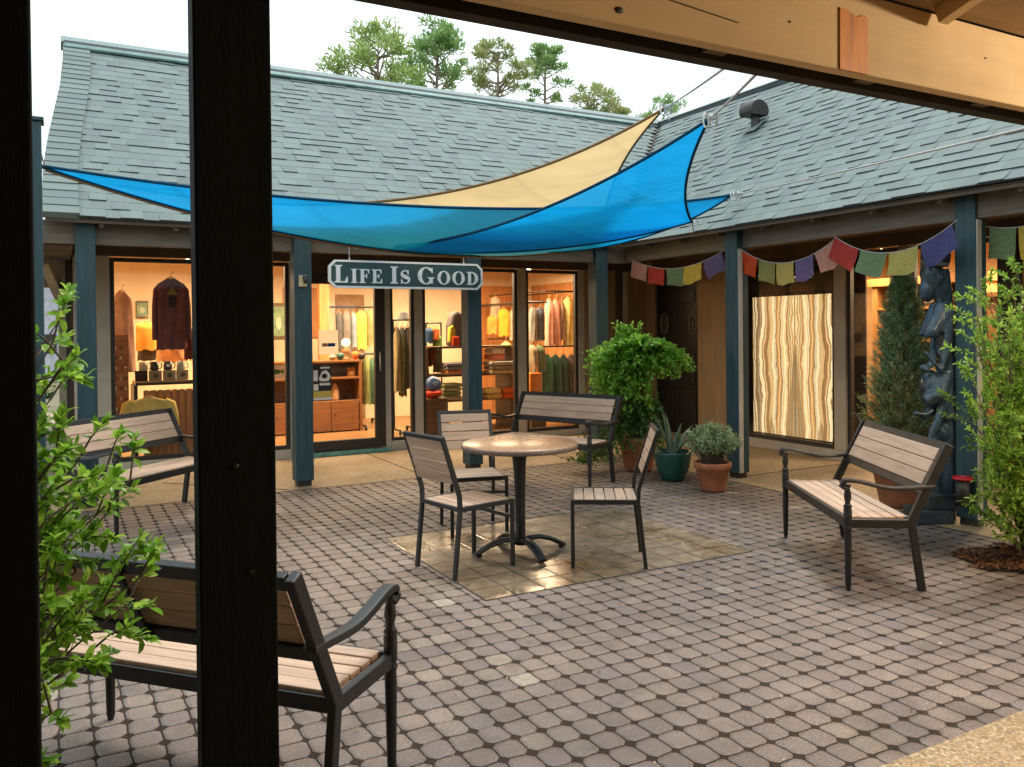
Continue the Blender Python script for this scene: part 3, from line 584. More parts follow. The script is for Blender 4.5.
# ---------------------------------------------------------------- shade sails
def depth(x, y, D): return Vector((0, 0, CAM_H)) + ray(x, y)*D
def sail(name, label, corners, mids, mat, hem_mat, ropes, billow=.05):
    A, B, C = corners; root = empty(name, A, label, 'shade sail', 'shade sails over the courtyard')
    AB, BC, CA = [2*mm - (p+q)/2 for mm, p, q in zip(mids, (A, B, C), (B, C, A))]
    n = 28; mb = MB(); idx = {}; vs = []
    nrm = (B-A).cross(C-A).normalized()
    def pt(a, b, c):
        p = A*a*a + B*b*b + C*c*c + AB*2*a*b + BC*2*b*c + CA*2*c*a
        wv = a*b*c*27
        return p + nrm*wv*(.006*math.sin(14*a+5*b) + .004*math.sin(23*b-9*c))
    for i in range(n+1):
        for j in range(n+1-i):
            idx[i, j] = len(vs); vs.append(pt(1-(i+j)/n, i/n, j/n) - A)
    fs = []
    for i in range(n):
        for j in range(n-i):
            fs.append((idx[i, j], idx[i+1, j], idx[i, j+1]))
            if i+j < n-1: fs.append((idx[i+1, j], idx[i+1, j+1], idx[i, j+1]))
    mb.add(vs, fs, True); mb.build('fabric', mat, root)
    mb = MB()
    for e in range(3):
        pts = []
        for i in range(41):
            t = i/40; a, b, c = [(1-t, t, 0), (0, 1-t, t), (t, 0, 1-t)][e]; pts.append(pt(a, b, c) - A)
        mb.tube(pts, [.012]*41, 6)
    mb.build('hem', hem_mat, root)
    for P in corners:
        c0 = ((A+B+C)/3 - P).normalized(); mb = MB(); ctr = P - c0*.035 - A; u = c0; v = nrm
        mb.tube([ctr + u*(.035*math.cos(2*math.pi*i/14)) + c0.cross(nrm).normalized()*(.022*math.sin(2*math.pi*i/14)) for i in range(15)], .005, 6, False); mb.build('corner_ring', M_STEEL, root)
    for P, Q, loops in ropes:
        mb = MB(); L = (Q-P).length; dv = (Q-P).normalized(); sag = Vector((0, 0, -1))
        mb.tube([P + dv*(L*i/20) + sag*(.002*L*(4*(i/20)*(1-i/20))) - A for i in range(21)], .006, 6)
        if loops:       # gathered, knotted slack near the corner
            k = P + dv*.16; s_ = dv.cross(Vector((0, 0, 1))).normalized()
            for dx, amp, ln in ((.0, .045, .22), (.1, -.04, .2), (.16, .05, .14)):
                mb.tube([k + dv*(dx+ln*i/10-.12) + s_*(amp*math.sin(math.pi*i/10)) + Vector((0, 0, amp*math.sin(math.pi*i/5)-.02)) - A for i in range(11)], .0055, 5)
            mb.tube([k + dv*.1 - A + Vector((0, 0, -.012*i)) + s_*(.02*math.sin(i*.6)) for i in range(10)], .005, 5)
            mb.ell(k + dv*.1 - A, (.022, .022, .022), 8, 6); mb.ell(k + dv*-.06 - A, (.018, .018, .018), 8, 6)
        mb.build('rope', M_ROPE, root)
    return root
M_BLUE = sail_mat('blue_shade_cloth', (.006, .42, .92)); M_TAN = sail_mat('tan_shade_cloth', (.86, .58, .27), .60, .03)
M_BHEM = fabric('navy_hem', (.006, .055, .12)); M_THEM = fabric('brown_hem', (.22, .12, .045))
sA = depth(37, 165, 6.28); sC = depth(732, 195, 8.35); sE = at(540, 252, 7.95)
sail('shade_sail', 'blue triangular shade sail stretched from the far left post, passing behind the other blue sail', (sA, sC, sE),
     (depth(451, 207.5, 7.0), depth(640, 238, 8.3), depth(344, 243.5, 7.4)), M_BLUE, M_BHEM,
     [(sC, at(1062, 119.5, 1.76), True), (sA, Vector((-.10, 6.17, 2.72)), False)])
sB = depth(709, 119, 5.7); sW = at(360, 247, 7.95); sV = depth(692, 221.5, 7.9)
sail('shade_sail', 'blue triangular shade sail nearest the viewer, its corner pointing up at the right roof', (sB, sW, sV),
     (depth(505, 223, 6.8), depth(534, 250, 7.95), depth(686, 184, 6.7)), M_BLUE, M_BHEM, [(sB, at(770, 60, 1.76), True), (sV, atx(694, 233, EX+.05), False)])
sA2 = depth(46, 170, 6.6); sT = depth(665, 108, 6.9); sD = at(606, 244, 8.1)
sail('shade_sail', 'tan triangular shade sail rising to a point above the two blue sails', (sA2, sT, sD),
     (depth(390, 200.5, 7.1), depth(613, 184, 7.9), depth(394, 251.5, 7.9)), M_TAN, M_THEM, [(sT, at(757, 44, 1.76), True), (sA2, Vector((-.08, 6.2, 2.7)), False)])

# ---------------------------------------------------------------- furniture
def make_bench():
    root = empty('garden_bench', (0, 0, 0), 'bench', 'bench', 'slatted garden benches')
    L, hs = 1.22, .42; x = L/2
    mb = MB()                                       # seat: five long slats with a shallow dip
    for i in range(5):
        y1 = -.015-i*.068; z = hs-.004-.006*math.sin(math.pi*(i+.5)/5)
        mb.box(-x+.03, x-.03, y1-.062, y1, z-.022, z)
    mb.build('seat', M_SLAT, root, .004)
    mb = MB()                                       # backrest slats between the raked posts
    def bk(t): return Vector((0, -.35-.215*t, .40+.42*t))           # along the raked back post
    dirb = (bk(1)-bk(0)).normalized(); nb = Vector((0, -dirb.z, dirb.y))
    for i in range(3):
        a = bk(.44+i*.163); b = bk(.44+i*.163+.155)
        for lo, hi in ((a, b),):
            off = nb*-.012
            vs = []
            for sx in (-x+.045, x-.045):
                for p in (lo+off-nb*.008, hi+off-nb*.008, hi+off+nb*.010, lo+off+nb*.010): vs.append((sx, p.y, p.z))
            mb.add(vs, [(0, 1, 2, 3), (7, 6, 5, 4), (0, 4, 5, 1), (1, 5, 6, 2), (2, 6, 7, 3), (3, 7, 4, 0)])
    mb.build('backrest', M_SLAT, root, .004)
    mb = MB()
    for t, h in ((.965, .05), (.385, .05)): p = bk(t); mb.bar((-x+.02, p.y, p.z), (x-.02, p.y, p.z), .028, h, dirb)
    mb.bar((-x+.02, -.002, hs-.04), (x-.02, -.002, hs-.04), .022, .055); mb.bar((-x+.02, -.352, hs-.045), (x-.02, -.352, hs-.045), .022, .05)
    for sx in (-x, x): mb.bar((sx, .0, hs-.038), (sx, -.36, hs-.042), .028, .05)
    p0, p1 = bk(.36)+nb*.022, bk(.96)+nb*.022
    mb.bar((0, p0.y, p0.z), (0, p1.y, p1.z), .03, .014, nb); mb.bar((0, -.02, hs-.04), (0, -.34, hs-.04), .03, .03)
    mb.build('frame', M_METAL, root, .004)
    prof = [(.011, 0), (.016, .02), (.021, .30), (.019, .345), (.024, .352), (.024, .362), (.019, .37), (.023, .38), (.0235, .46), (.019, .468), (.025, .476), (.017, .49), (.014, .50), (.021, .53), (.018, .56), (.012, .58), (.02, .594), (.02, .60), (0, .60)]
    for sx in (-x, x):
        mb = MB(); mb.lathe(prof, (sx, 0, 0), 12); mb.build('leg', M_METAL, root)
        mb = MB(); p = bk(1.0); mb.bar((sx, -.41, 0), (sx, -.352, .40), .03, .042, (0, 1, 0)); mb.bar((sx, -.350, .385), (sx, p.y, p.z+.005), .032, .048, (0, 1, .4)); mb.build('leg', M_METAL, root, .005)
        mb = MB(); pts = []; rad = []
        e = bk(.40)
        ctrl = [Vector((sx, .004, .575)), Vector((sx, .030, .592)), Vector((sx, .018, .622)), Vector((sx, -.05, .622)), Vector((sx, -.16, .594)), Vector((sx, -.26, .578)), Vector((sx, e.y+.02, .585)), Vector((sx, e.y-.045, .59))]
        for i in range(len(ctrl)-1):
            c0, c1, c2, c3 = ctrl[max(i-1, 0)], ctrl[i], ctrl[i+1], ctrl[min(i+2, len(ctrl)-1)]
            for j in range(5):
                t = j/5; pts.append(.5*((2*c1)+(c2-c0)*t+(2*c0-5*c1+4*c2-c3)*t*t+(-c0+3*c1-3*c2+c3)*t**3))
        pts.append(ctrl[-1]); vs = []; fs = []
        for i, p in enumerate(pts):
            tg = (pts[min(i+1, len(pts)-1)]-pts[max(i-1, 0)]).normalized(); nn = Vector((0, -tg.z, tg.y)); wv = .020+.006*math.sin(math.pi*i/len(pts)); th = .011
            for a, b in ((-wv, -th), (-wv*.8, th), (wv*.8, th), (wv, -th)): vs.append(p+Vector((a, 0, 0))-nn*b*(-1 if tg.y > 0 else 1))
        for i in range(len(pts)-1):
            for k in range(4): fs.append((i*4+k, i*4+(k+1) % 4, (i+1)*4+(k+1) % 4, (i+1)*4+k))
        fs += [(0, 1, 2, 3), tuple(len(vs)-4+q for q in (3, 2, 1, 0))]
        mb.add(vs, fs, True); mb.build('armrest', M_METAL, root, .004)
    return root
bench = make_bench()
def place(src, first, x, y, deg, label):
    o = src if first else copy_tree(src)
    o.location = (x, y, .002); o.rotation_euler = (0, 0, R(deg-90)); o['label'] = label; return o
place(bench, True, 4.23, 3.743, 149.1, 'slatted bench on the right, standing in front of the potted conifer')
place(bench, False, 4.136, 7.057, -157.6, 'slatted bench behind the round table, half hidden by the big leafy green plant')
place(bench, False, .81, 7.128, -46.7, 'slatted bench under the window with the hanging mauve shirt, cut by the black post')
place(bench, False, .574, 3.131, 41.96, 'slatted bench seen from behind in the near left corner, directly behind the black post')
def make_chair():
    root = empty('patio_chair', (0, 0, 0), 'chair', 'chair', 'armless chairs round the table')
    W_, hs = .427, .43; x = W_/2-.011
    mb = MB()
    for i in range(6):
        y1 = -.008-i*.067; mb.box(-x+.010, x-.010, y1-.060, y1, hs-.016, hs-.001)
    mb.build('seat', M_SLAT, root, .003)
    def bk(t): return Vector((0, -.40-.136*t, hs+.0+.43*t))
    db = (bk(1)-bk(0)).normalized(); nb = Vector((0, -db.z, db.y))
    mb = MB()
    for i in range(4):
        a, b = bk(.335+i*.158), bk(.335+i*.158+.143); vs = []
        for sx in (-x+.011, x-.011):
            for p in (a+nb*-.008, b+nb*-.008, b+nb*.008, a+nb*.008): vs.append((sx, p.y, p.z))
        mb.add(vs, [(0, 1, 2, 3), (7, 6, 5, 4), (0, 4, 5, 1), (1, 5, 6, 2), (2, 6, 7, 3), (3, 7, 4, 0)])
    mb.build('backrest', M_SLAT, root, .003)
    mb = MB(); p = bk(.985); mb.bar((-x, p.y, p.z), (x, p.y, p.z), .022, .024, db); mb.build('top_rail', M_METAL, root, .003); mb = MB()
    for sx in (-x, x): mb.bar((sx, 0, hs-.014), (sx, -.41, hs-.014), .022, .030)
    mb.bar((-x, -.001, hs-.014), (x, -.001, hs-.014), .020, .030); mb.bar((-x, -.41, hs-.016), (x, -.41, hs-.016), .02, .026)
    mb.build('frame', M_METAL, root, .003)
    mb = MB(); mb.bar((-x, 0, .315), (x, 0, .315), .018, .022); mb.build('stretcher', M_METAL, root, .003)
    for sx in (-x, x):
        mb = MB(); mb.bar((sx, 0, 0), (sx, 0, hs-.002), .024, .024, (0, 1, 0)); mb.build('leg', M_METAL, root, .004)
        mb = MB(); p = bk(1.0); mb.tube([(sx, -.452, 0), (sx, -.420, .30), (sx, -.408, hs-.02), (sx, -.412, hs+.07), (sx, -.452, hs+.19), (sx, p.y, p.z+.004)], [.0165]*6, 4, smooth=False); mb.build('leg', M_METAL, root)
    return root
ch = make_chair()
place(ch, True, 2.476, 4.816, 11.2, 'armless slatted chair left of the table, its back turned to the black post')
place(ch, False, 2.925, 4.55, 147.1, 'armless slatted chair right of the table, seen side-on, back towards potted plants')
place(ch, False, 2.676, 5.406, -104, 'armless slatted chair behind the round table, backrest towards the shop windows')
def granite():
    k = NT('granite_top'); a = k.noise(60, 5); b = k.noise(7, 3)
    c = k.ramp(a, [(.3, (.24, .125, .06)), (.5, (.38, .21, .11)), (.7, (.47, .28, .16))]); c = k.mixc(k.math('MULTIPLY', b, .4), c, (.34, .21, .14)); k.col(c); k.rough(.26); return k.m
t = empty('cafe_table', (2.725, 4.89, .006), 'round stone topped table on a black four footed pedestal in the courtyard', 'table')
mb = MB(); mb.lathe([(0, .735), (.375, .735), (.386, .731), (.39, .722), (.39, .700), (.384, .695), (0, .695)], n=64); tt = mb.build('tabletop', granite(), t)
mb = MB(); mb.lathe([(.3895, .697), (.393, .700), (.393, .722), (.3895, .7255)], n=64); tr = mb.build('rim_band', paint('table_rim', (.14, .10, .085), .4, .4, 60), tt)
mb = MB(); mb.lathe([(.0, .694), (.11, .694), (.11, .685), (.055, .675), (.042, .60), (.036, .4), (.034, .10), (.045, .07), (.05, .05), (0, .05)], n=20); mb.build('pedestal', M_METAL, t)
for a_ in (175, -7, -93, 88):
    a = R(a_); mb = MB(); dv = Vector((math.cos(a), math.sin(a), 0)); pts = [dv*.01+Vector((0, 0, .06)), dv*.06+Vector((0, 0, .085)), dv*.13+Vector((0, 0, .088)), dv*.21+Vector((0, 0, .068)), dv*.28+Vector((0, 0, .036)), dv*.325+Vector((0, 0, .014))]
    mb.tube(pts, [.034, .034, .034, .033, .031, .026], 10, flat=.5); mb.lathe([(0, 0), (.018, 0), (.018, .02), (0, .02)], dv*.30, 10); mb.build('foot', M_METAL, t)

# ---------------------------------------------------------------- hanging shop sign
# lettering: slab-serif capitals built from stems, hairlines and bowls (unit cap height)
def letter(mb, ch, M):
    cnt = [0]
    def poly(p): cnt[0] += 1; mb.prism([Vector((x, 0, z)) for x, z in p], (0, -.12-.011*(cnt[0] % 9), 0), M)
    def rect(x0, x1, z0, z1): poly([(x0, z0), (x1, z0), (x1, z1), (x0, z1)])
    def stem(x, wd=.2):
        rect(x, x+wd, 0, 1); poly([(x-.09, 0), (x-.09, .05), (x, .10), (x, 0)]); poly([(x+wd, 0), (x+wd, .10), (x+wd+.09, .05), (x+wd+.09, 0)])
        poly([(x-.09, 1), (x, 1), (x, .90), (x-.09, .95)]); poly([(x+wd, 1), (x+wd+.09, 1), (x+wd+.09, .95), (x+wd, .90)])
    def bowl(cx, cz, ro, rz, ri, riz, a0, a1, n=26):
        O = [(cx+ro*math.cos(a0+(a1-a0)*i/n), cz+rz*math.sin(a0+(a1-a0)*i/n)) for i in range(n+1)]
        I = [(cx+ri*math.cos(a0+(a1-a0)*i/n), cz+riz*math.sin(a0+(a1-a0)*i/n)) for i in range(n+1)]
        for i in range(n): poly([O[i], O[i+1], I[i+1], I[i]])
    if ch == 'I': stem(.09); return .38
    if ch == 'L': stem(.09); poly([(.29, 0), (.29, .07), (.52, .09), (.60, .34), (.65, .34), (.65, 0)]); return .70
    if ch in 'FE':
        stem(.09); poly([(.29, 1), (.29, .92), (.52, .90), (.57, .70), (.62, .70), (.62, 1)]); poly([(.29, .47), (.29, .55), (.40, .56), (.44, .68), (.48, .68), (.48, .34), (.44, .34), (.40, .46)])
        if ch == 'E': poly([(.29, 0), (.29, .08), (.54, .10), (.61, .32), (.66, .32), (.66, 0)]); return .70
        return .65
    if ch == 'O': bowl(.43, .5, .43, .52, .22, .45, 0, 2*math.pi, 36); return .90
    if ch == 'D': stem(.09); bowl(.30, .5, .50, .5, .27, .43, -math.pi/2, math.pi/2); return .84
    if ch == 'G':
        bowl(.45, .5, .45, .52, .23, .45, R(42), R(318), 34); poly([(.74, .98), (.79, .98), (.79, .66), (.75, .66), (.66, .82)])
        rect(.62, .81, .04, .42); poly([(.53, .42), (.90, .42), (.90, .37), (.81, .34), (.62, .34), (.53, .37)]); return .94
    if ch == 'S':
        cl = []; n = 40
        for i in range(n+1):
            t = i/n
            if t < .5: a = R(35)+R(235)*(t/.5); cl.append((.33+.22*math.cos(a), .745+.215*math.sin(a)))
            else: a = R(90)-R(235)*((t-.5)/.5); cl.append((.33+.24*math.cos(a), .265+.225*math.sin(a)))
        W2 = [.035+.085*math.exp(-((i/n-.5)/.17)**2)+.02*math.sin(math.pi*i/n) for i in range(n+1)]
        L_, R_ = [], []
        for i in range(n+1):
            a, b = cl[max(i-1, 0)], cl[min(i+1, n)]; tx, tz = b[0]-a[0], b[1]-a[1]; l = math.hypot(tx, tz) or 1
            L_.append((cl[i][0]-tz/l*W2[i], cl[i][1]+tx/l*W2[i])); R_.append((cl[i][0]+tz/l*W2[i], cl[i][1]-tx/l*W2[i]))
        for i in range(n): poly([L_[i], L_[i+1], R_[i+1], R_[i]])
        poly([(.49, 1.0), (.55, 1.0), (.55, .68), (.51, .68), (.44, .84)]); poly([(.05, 0), (.11, 0), (.18, .16), (.10, .34), (.05, .34)]); return .66
    return .35
sg = empty('shop_sign', (3.155, 7.93, 2.06), 'green board with white border and letters hanging from the porch beam', 'sign')
def chamf(hw, hh, c): return [(-hw+c, -hh), (hw-c, -hh), (hw, -hh+c), (hw, hh-c), (hw-c, hh), (-hw+c, hh), (-hw, hh-c), (-hw, -hh+c)]
M_WHITE = paint('white_sign_paint', (.88, .89, .87), .5, .06, 8, .05); M_SIGNG = paint('sign_green', (.035, .085, .085), .5, .15, 8, .1)
mb = MB(); mb.prism([(x, .0, z) for x, z in chamf(.83, .135, .06)], (0, .035, 0)); mb.build('board', M_SIGNG, sg)
mb = MB(); o_ = chamf(.832, .137, .06); i_ = chamf(.812, .117, .052)
for i in range(8):
    j = (i+1) % 8; a, b, c, d_ = o_[i], o_[j], i_[j], i_[i]
    mb.add([(a[0], -.008, a[1]), (b[0], -.008, b[1]), (c[0], -.008, c[1]), (d_[0], -.008, d_[1]), (a[0], .034, a[1]), (b[0], .034, b[1]), (c[0], .002, c[1]), (d_[0], .002, d_[1])], [(0, 1, 2, 3), (0, 4, 5, 1), (3, 2, 6, 7)])
mb.build('border', M_WHITE, sg)
txt = [('L', 1), ('I', .8), ('F', .8), ('E', .8), (' ', 1), ('I', 1), ('S', .8), (' ', 1), ('G', 1), ('O', .8), ('O', .8), ('D', .8)]
H1 = .172; probe = MB(); tot = sum((letter(probe, c, None)+.12)*H1*h if c != ' ' else .30*H1 for c, h in txt) - .12*H1; sc = 1.56/tot; x = -.78
for c, h in txt:
    if c == ' ': x += .30*H1*sc; continue
    Hh = H1*h; mb = MB(); M4 = Matrix.Translation((x, -.001, -.086)) @ Matrix.Diagonal((Hh*sc, .06, Hh*(1.0), 1)); wd = letter(mb, c, M4)
    mb.build('letter', M_WHITE, sg); x += (wd+.12)*Hh*sc
for xx in (-.62, .62):
    mb = MB(); mb.tube([(xx, .016, .13), (xx, .02, .36)], .006, 6); mb.ell((xx, .016, .145), (.012, .012, .016), 8, 6); mb.build('hanger', M_STEEL, sg)

hk = empty('door_bell', (2.085, 7.99, 1.985), 'small cream box with a dark knob fixed to the teal post left of the door', 'box')
mb = MB(); mb.box(-.04, .035, -.025, .009, -.055, .055); mb.build('case', paint('cream_plastic', (.55, .44, .26), .5), hk, .006)
mb = MB(); mb.ell((.015, -.04, .005), (.022, .025, .03), 10, 8); mb.box(-.01, .03, -.05, -.03, .02, .05); mb.build('knob', M_FRAME, hk)

# roof vent
rv = empty('roof_vent', (7.72, 7.70, EZ+SL*(7.72-EX)), 'black gooseneck vent pipe on the right roof slope', 'roof vent')
mb = MB(); mb.tube([(0, 0, -.05), (0, 0, .16)], .055, 14); mb.build('pipe', M_FRAME, rv)
mb = MB(); pr = [(.12*math.cos(R(a)), .12*math.sin(R(a))) for a in range(-30, 211, 20)]
mb.prism([(-.02+x_*1.25, -.11, .20+z_*1.1) for x_, z_ in pr], (0, .22, 0)); mb.build('hood', M_FRAME, rv, .01)
mb = MB(); mb.prism([(-.13, -.12, -.07), (.13, -.12, .13), (.13, .12, .13), (-.13, .12, -.07)], (0, 0, .01)); mb.build('flashing', M_SHINGLE, rv)

# ---------------------------------------------------------------- prayer flags
FL = {'orange': (.72, .10, .02), 'olive': (.30, .33, .11), 'yellow': (.62, .46, .07), 'paleyellow': (.52, .47, .14), 'purple': (.15, .125, .27), 'pink': (.58, .32, .26), 'red': (.50, .055, .045), 'green': (.19, .30, .16), 'blue': (.09, .095, .26)}
def flag_mat(c):
    nm = 'flag_'+c
    if nm in MATS: return MATS[nm]
    k = NT(nm); base = FL[c]; n1 = k.noise(28, 4, stretch=(1, 1.6, 1.6)); f = k.ramp(n1, [(.42, .0), (.5, .45), (.58, 0.0)])
    sp = k.n('ShaderNodeSeparateXYZ'); k.link(k.obj(), sp.inputs[0])
    cc = k.mixc(f, base, tuple(x*.35 for x in base)); k.col(cc); k.rough(.9)
    t_ = k.n('ShaderNodeBsdfTranslucent'); k.link(cc, t_.inputs[0]); ms = k.n('ShaderNodeMixShader'); ms.inputs[0].default_value = .4
    k.link(k.b.outputs[0], ms.inputs[1]); k.link(t_.outputs[0], ms.inputs[2]); k.link(ms.outputs[0], k.out.inputs[0]); MATS[nm] = k.m; return k.m
def flags(label, p, q, sag, cols, t0, t1, size=.215, seed=1):
    rng = random.Random(seed); root = empty('prayer_flag_string', p, label, 'prayer flags', 'strings of prayer flags under the eaves')
    p, q = Vector(p), Vector(q); L = q-p; f = lambda t: L*t + Vector((0, 0, -sag*4*t*(1-t)))
    mb = MB(); mb.tube([f(i/24) for i in range(25)], .003, 5); mb.build('cord', M_ROPE, root)
    nf = len(cols)
    for i, c in enumerate(cols):
        ta, tb = t0+(t1-t0)*i/nf+.004, t0+(t1-t0)*(i+.95)/nf; mb = MB(); vs = []; n = 6
        ph = rng.uniform(0, 6); tilt = rng.uniform(-.03, .03); side = L.cross(Vector((0, 0, 1))).normalized(); al = (f(tb)-f(ta)).normalized(); dn = Vector((0, 0, -1))*.8 + (side.cross(al) if side.cross(al).z < 0 else -side.cross(al))*.2
        dn = (Vector((0, 0, -1)) - al*(-al.z)*.85).normalized()
        for j in range(n+1):
            for a in range(n+1):
                t = ta+(tb-ta)*a/n; pp = f(t) + dn*(size*j/n*(1+.05*math.sin(ph+a*.8))) + side*(.014*math.sin(ph+a*1.1+j*.5)*j/n + tilt*j/n); vs.append(pp)
        fs = [(j*(n+1)+a, j*(n+1)+a+1, (j+1)*(n+1)+a+1, (j+1)*(n+1)+a) for j in range(n) for a in range(n)]
        mb.add(vs, fs, True); mb.build('flag', flag_mat(c), root)
fx = 5.94
flags('string of prayer flags in front of the carved doors, pink flag first', atx(629, 258, fx), atx(726, 249, fx), .16, ['pink', 'red', 'green', 'yellow', 'purple'], .04, .97, .19, 3)
flags('string of prayer flags over the glowing stone panels, orange flag first', atx(742, 250, fx), atx(836, 238, fx), .17, ['orange', 'olive', 'paleyellow', 'purple', 'pink'], 0, .98, .20, 4)
flags('string of prayer flags above the potted conifer, red flag first', atx(834, 236, fx), atx(957, 220, fx-.27), .19, ['red', 'green', 'paleyellow', 'blue'], 0, .98, .19, 5)
flags('string of prayer flags at the right edge, beyond the last teal post', atx(962, 219, fx+.13), atx(1085, 200, fx+.1), .12, ['red', 'green', 'yellow', 'purple'], .0, .97, .235, 6)

# ---------------------------------------------------------------- plants
def leaf_faces(rng, c, dirv, ln, wd, fold=.25, nrm=None):
    dirv = dirv.normalized(); up = nrm if nrm is not None else Vector((rng.gauss(0, .5), rng.gauss(0, .5), 1))
    s = dirv.cross(up)
    if s.length < 1e-4: s = dirv.orthogonal()
    s.normalize(); n = s.cross(dirv).normalized()
    a, m1, m2, t = c, c+dirv*ln*.35+n*ln*.04, c+dirv*ln*.72+n*ln*.05, c+dirv*ln-n*ln*.03
    e = s*wd/2; h = n*wd*fold*.5
    return [a, m1-e+h, m1, m1+e+h, m2-e*.75+h, m2, m2+e*.75+h, t], [(0, 2, 1), (0, 3, 2), (1, 2, 5, 4), (2, 3, 6, 5), (4, 5, 7), (5, 6, 7)]
def diamond(rng, c, dirv, ln, wd):
    dirv = dirv.normalized(); s = dirv.cross(Vector((rng.gauss(0, 1), rng.gauss(0, 1), rng.gauss(0, 1)+.6)))
    if s.length < 1e-4: s = dirv.orthogonal()
    s.normalize(); return [c, c+dirv*ln*.45+s*wd/2, c+dirv*ln, c+dirv*ln*.45-s*wd/2], [(0, 1, 2, 3)]
def rdir(rng): 
    while True:
        v = Vector((rng.uniform(-1, 1), rng.uniform(-1, 1), rng.uniform(-1, 1)))
        if .05 < v.length < 1: return v.normalized()
def bushy(name, loc, label, leaf, stem, branches, seed, nl, ln, wd, whorl=False, cat='shrub', droop=.25, twigs=5):
    """branches: (tip vector from base, bend) - woody stems with twigs that carry single real leaves"""
    rng = random.Random(seed); root = empty(name, loc, label, cat); lb, sb = MB(), MB()
    for tip, r0 in branches:
        tip = Vector(tip); pts = []; side = Vector((-tip.y, tip.x, 0)); side = side.normalized() if side.length > 0 else Vector((1, 0, 0))
        for i in range(9):
            t = i/8; rad = Vector((tip.x, tip.y, 0))*t**1.35; pts.append(rad + Vector((0, 0, tip.z*(t*(1+droop) - droop*t*t))) + side*(.04*math.sin(t*5+tip.x*9)))
        sb.tube(pts, [r0*(1-.75*i/8) for i in range(9)], 6)
        for k in range(twigs):
            t = .38+.62*(k+rng.random())/twigs if k < twigs-1 else 1; i = min(7, int(t*8)); b = pts[i].lerp(pts[i+1], min(1, t*8-i))
            tv = ((pts[i+1]-pts[i]).normalized()*.7 + rdir(rng)*.75 + Vector((0, 0, .15))).normalized(); tl = rng.uniform(.10, .22) if k < twigs-1 else .12
            sb.tube([b, b+tv*tl*.5+Vector((0, 0, .01)), b+tv*tl], [.003, .0024, .0012], 5)
            for j in range(nl):
                u = (j+.5)/nl; p = b+tv*tl*(.15+.85*u); dv = (tv*(.35+.5*u) + rdir(rng)*.9); sz = rng.uniform(.7, 1.15)
                if whorl: p = b+tv*tl*(.45+.55*u**.6)
                lb.add(*leaf_faces(rng, p, dv, ln*sz, wd*sz), True)
    lb.build('foliage', leaf, root, fix=False); sb.build('stems', stem, root); return root
L_BRIGHT = leafmat('bright_shrub_leaf', (.10, .25, .018), (.28, .52, .05), .52, .32, (.46, .64, .09))
L_MID = leafmat('fresh_green_leaf', (.13, .28, .03), (.33, .54, .07), .55, .42, (.50, .66, .13))
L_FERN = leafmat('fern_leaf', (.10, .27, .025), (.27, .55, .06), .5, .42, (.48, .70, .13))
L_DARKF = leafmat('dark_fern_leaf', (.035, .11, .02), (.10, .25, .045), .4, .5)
L_HERB = leafmat('grey_green_leaf', (.20, .30, .13), (.36, .46, .25), .35, .6, (.46, .54, .34))
L_CON = leafmat('blue_green_needles', (.13, .26, .14), (.28, .44, .24), .5, .6, (.40, .52, .27))
L_CONB = leafmat('olive_needles', (.20, .22, .07), (.38, .39, .14), .5, .6, (.46, .44, .18))
rng = random.Random(11)
# near left shrub, just outside the foreground posts
br = []
base = Vector((-.50, 2.32, 0))
for tgt in [(60, 318, 2.5), (52, 345, 2.4), (64, 362, 2.3), (50, 400, 2.4), (56, 455, 2.3), (76, 462, 2.35), (102, 470, 2.45), (127, 478, 2.4), (54, 490, 2.2), (72, 500, 2.3), (106, 510, 2.4), (45, 520, 2.15), (56, 560, 2.2), (76, 570, 2.3), (112, 572, 2.35), (140, 572, 2.3), (126, 600, 2.3), (54, 610, 2.15), (72, 622, 2.2), (92, 648, 2.2), (45, 640, 2.1), (50, 714, 2.0), (42, 590, 2.1), (36, 430, 2.4), (20, 470, 2.3), (20, 560, 2.3), (25, 380, 2.5), (30, 650, 2.1), (48, 660, 2.1), (69, 530, 2.4), (40, 480, 2.3)]:
    br.append((at(*tgt)-base, .007))
for k in range(5): a = rng.uniform(2.4, 4.2); br.append((Vector((math.cos(a)*rng.uniform(.25, .55), math.sin(a)*.25, rng.uniform(.5, 1.3))), .008))
bushy('leafy_shrub', base, 'bright green glossy leaved shrub beside the foreground post at left', L_BRIGHT, M_BARK, br, 21, 18, .037, .0175, True, twigs=11)
# right hand shrub with fine pale sprays
br = []; base = Vector((5.24, 2.95, 0))
for tgt in [(975, 300), (990, 285), (1010, 280), (985, 335), (970, 345), (1000, 330), (975, 380), (990, 400), (1005, 420), (985, 440), (1000, 470), (990, 490), (1015, 300), (1020, 350), (1010, 375), (1020, 440), (1005, 510), (1018, 520), (998, 360), (1015, 480), (1000, 450), (1020, 400), (992, 518), (1012, 340), (1024, 270)]:
    v = ray(*tgt); D = 5.0 + rng.uniform(-.2, .2); br.append((Vector((0, 0, CAM_H))+v*D-base, .007))
for k in range(22): a = rng.uniform(-1.6, 1.6); br.append((Vector((math.cos(a)*rng.uniform(.2, .6), math.sin(a)*rng.uniform(.2, .6), rng.uniform(.4, 1.85))), .008))
bushy('leafy_shrub', base, 'pale green shrub with fine sprays at the right edge, rooted in the mulch bed', L_MID, M_BARK, br, 5, 30, .040, .015, False, twigs=12)
mu = MB(); rng = random.Random(4)
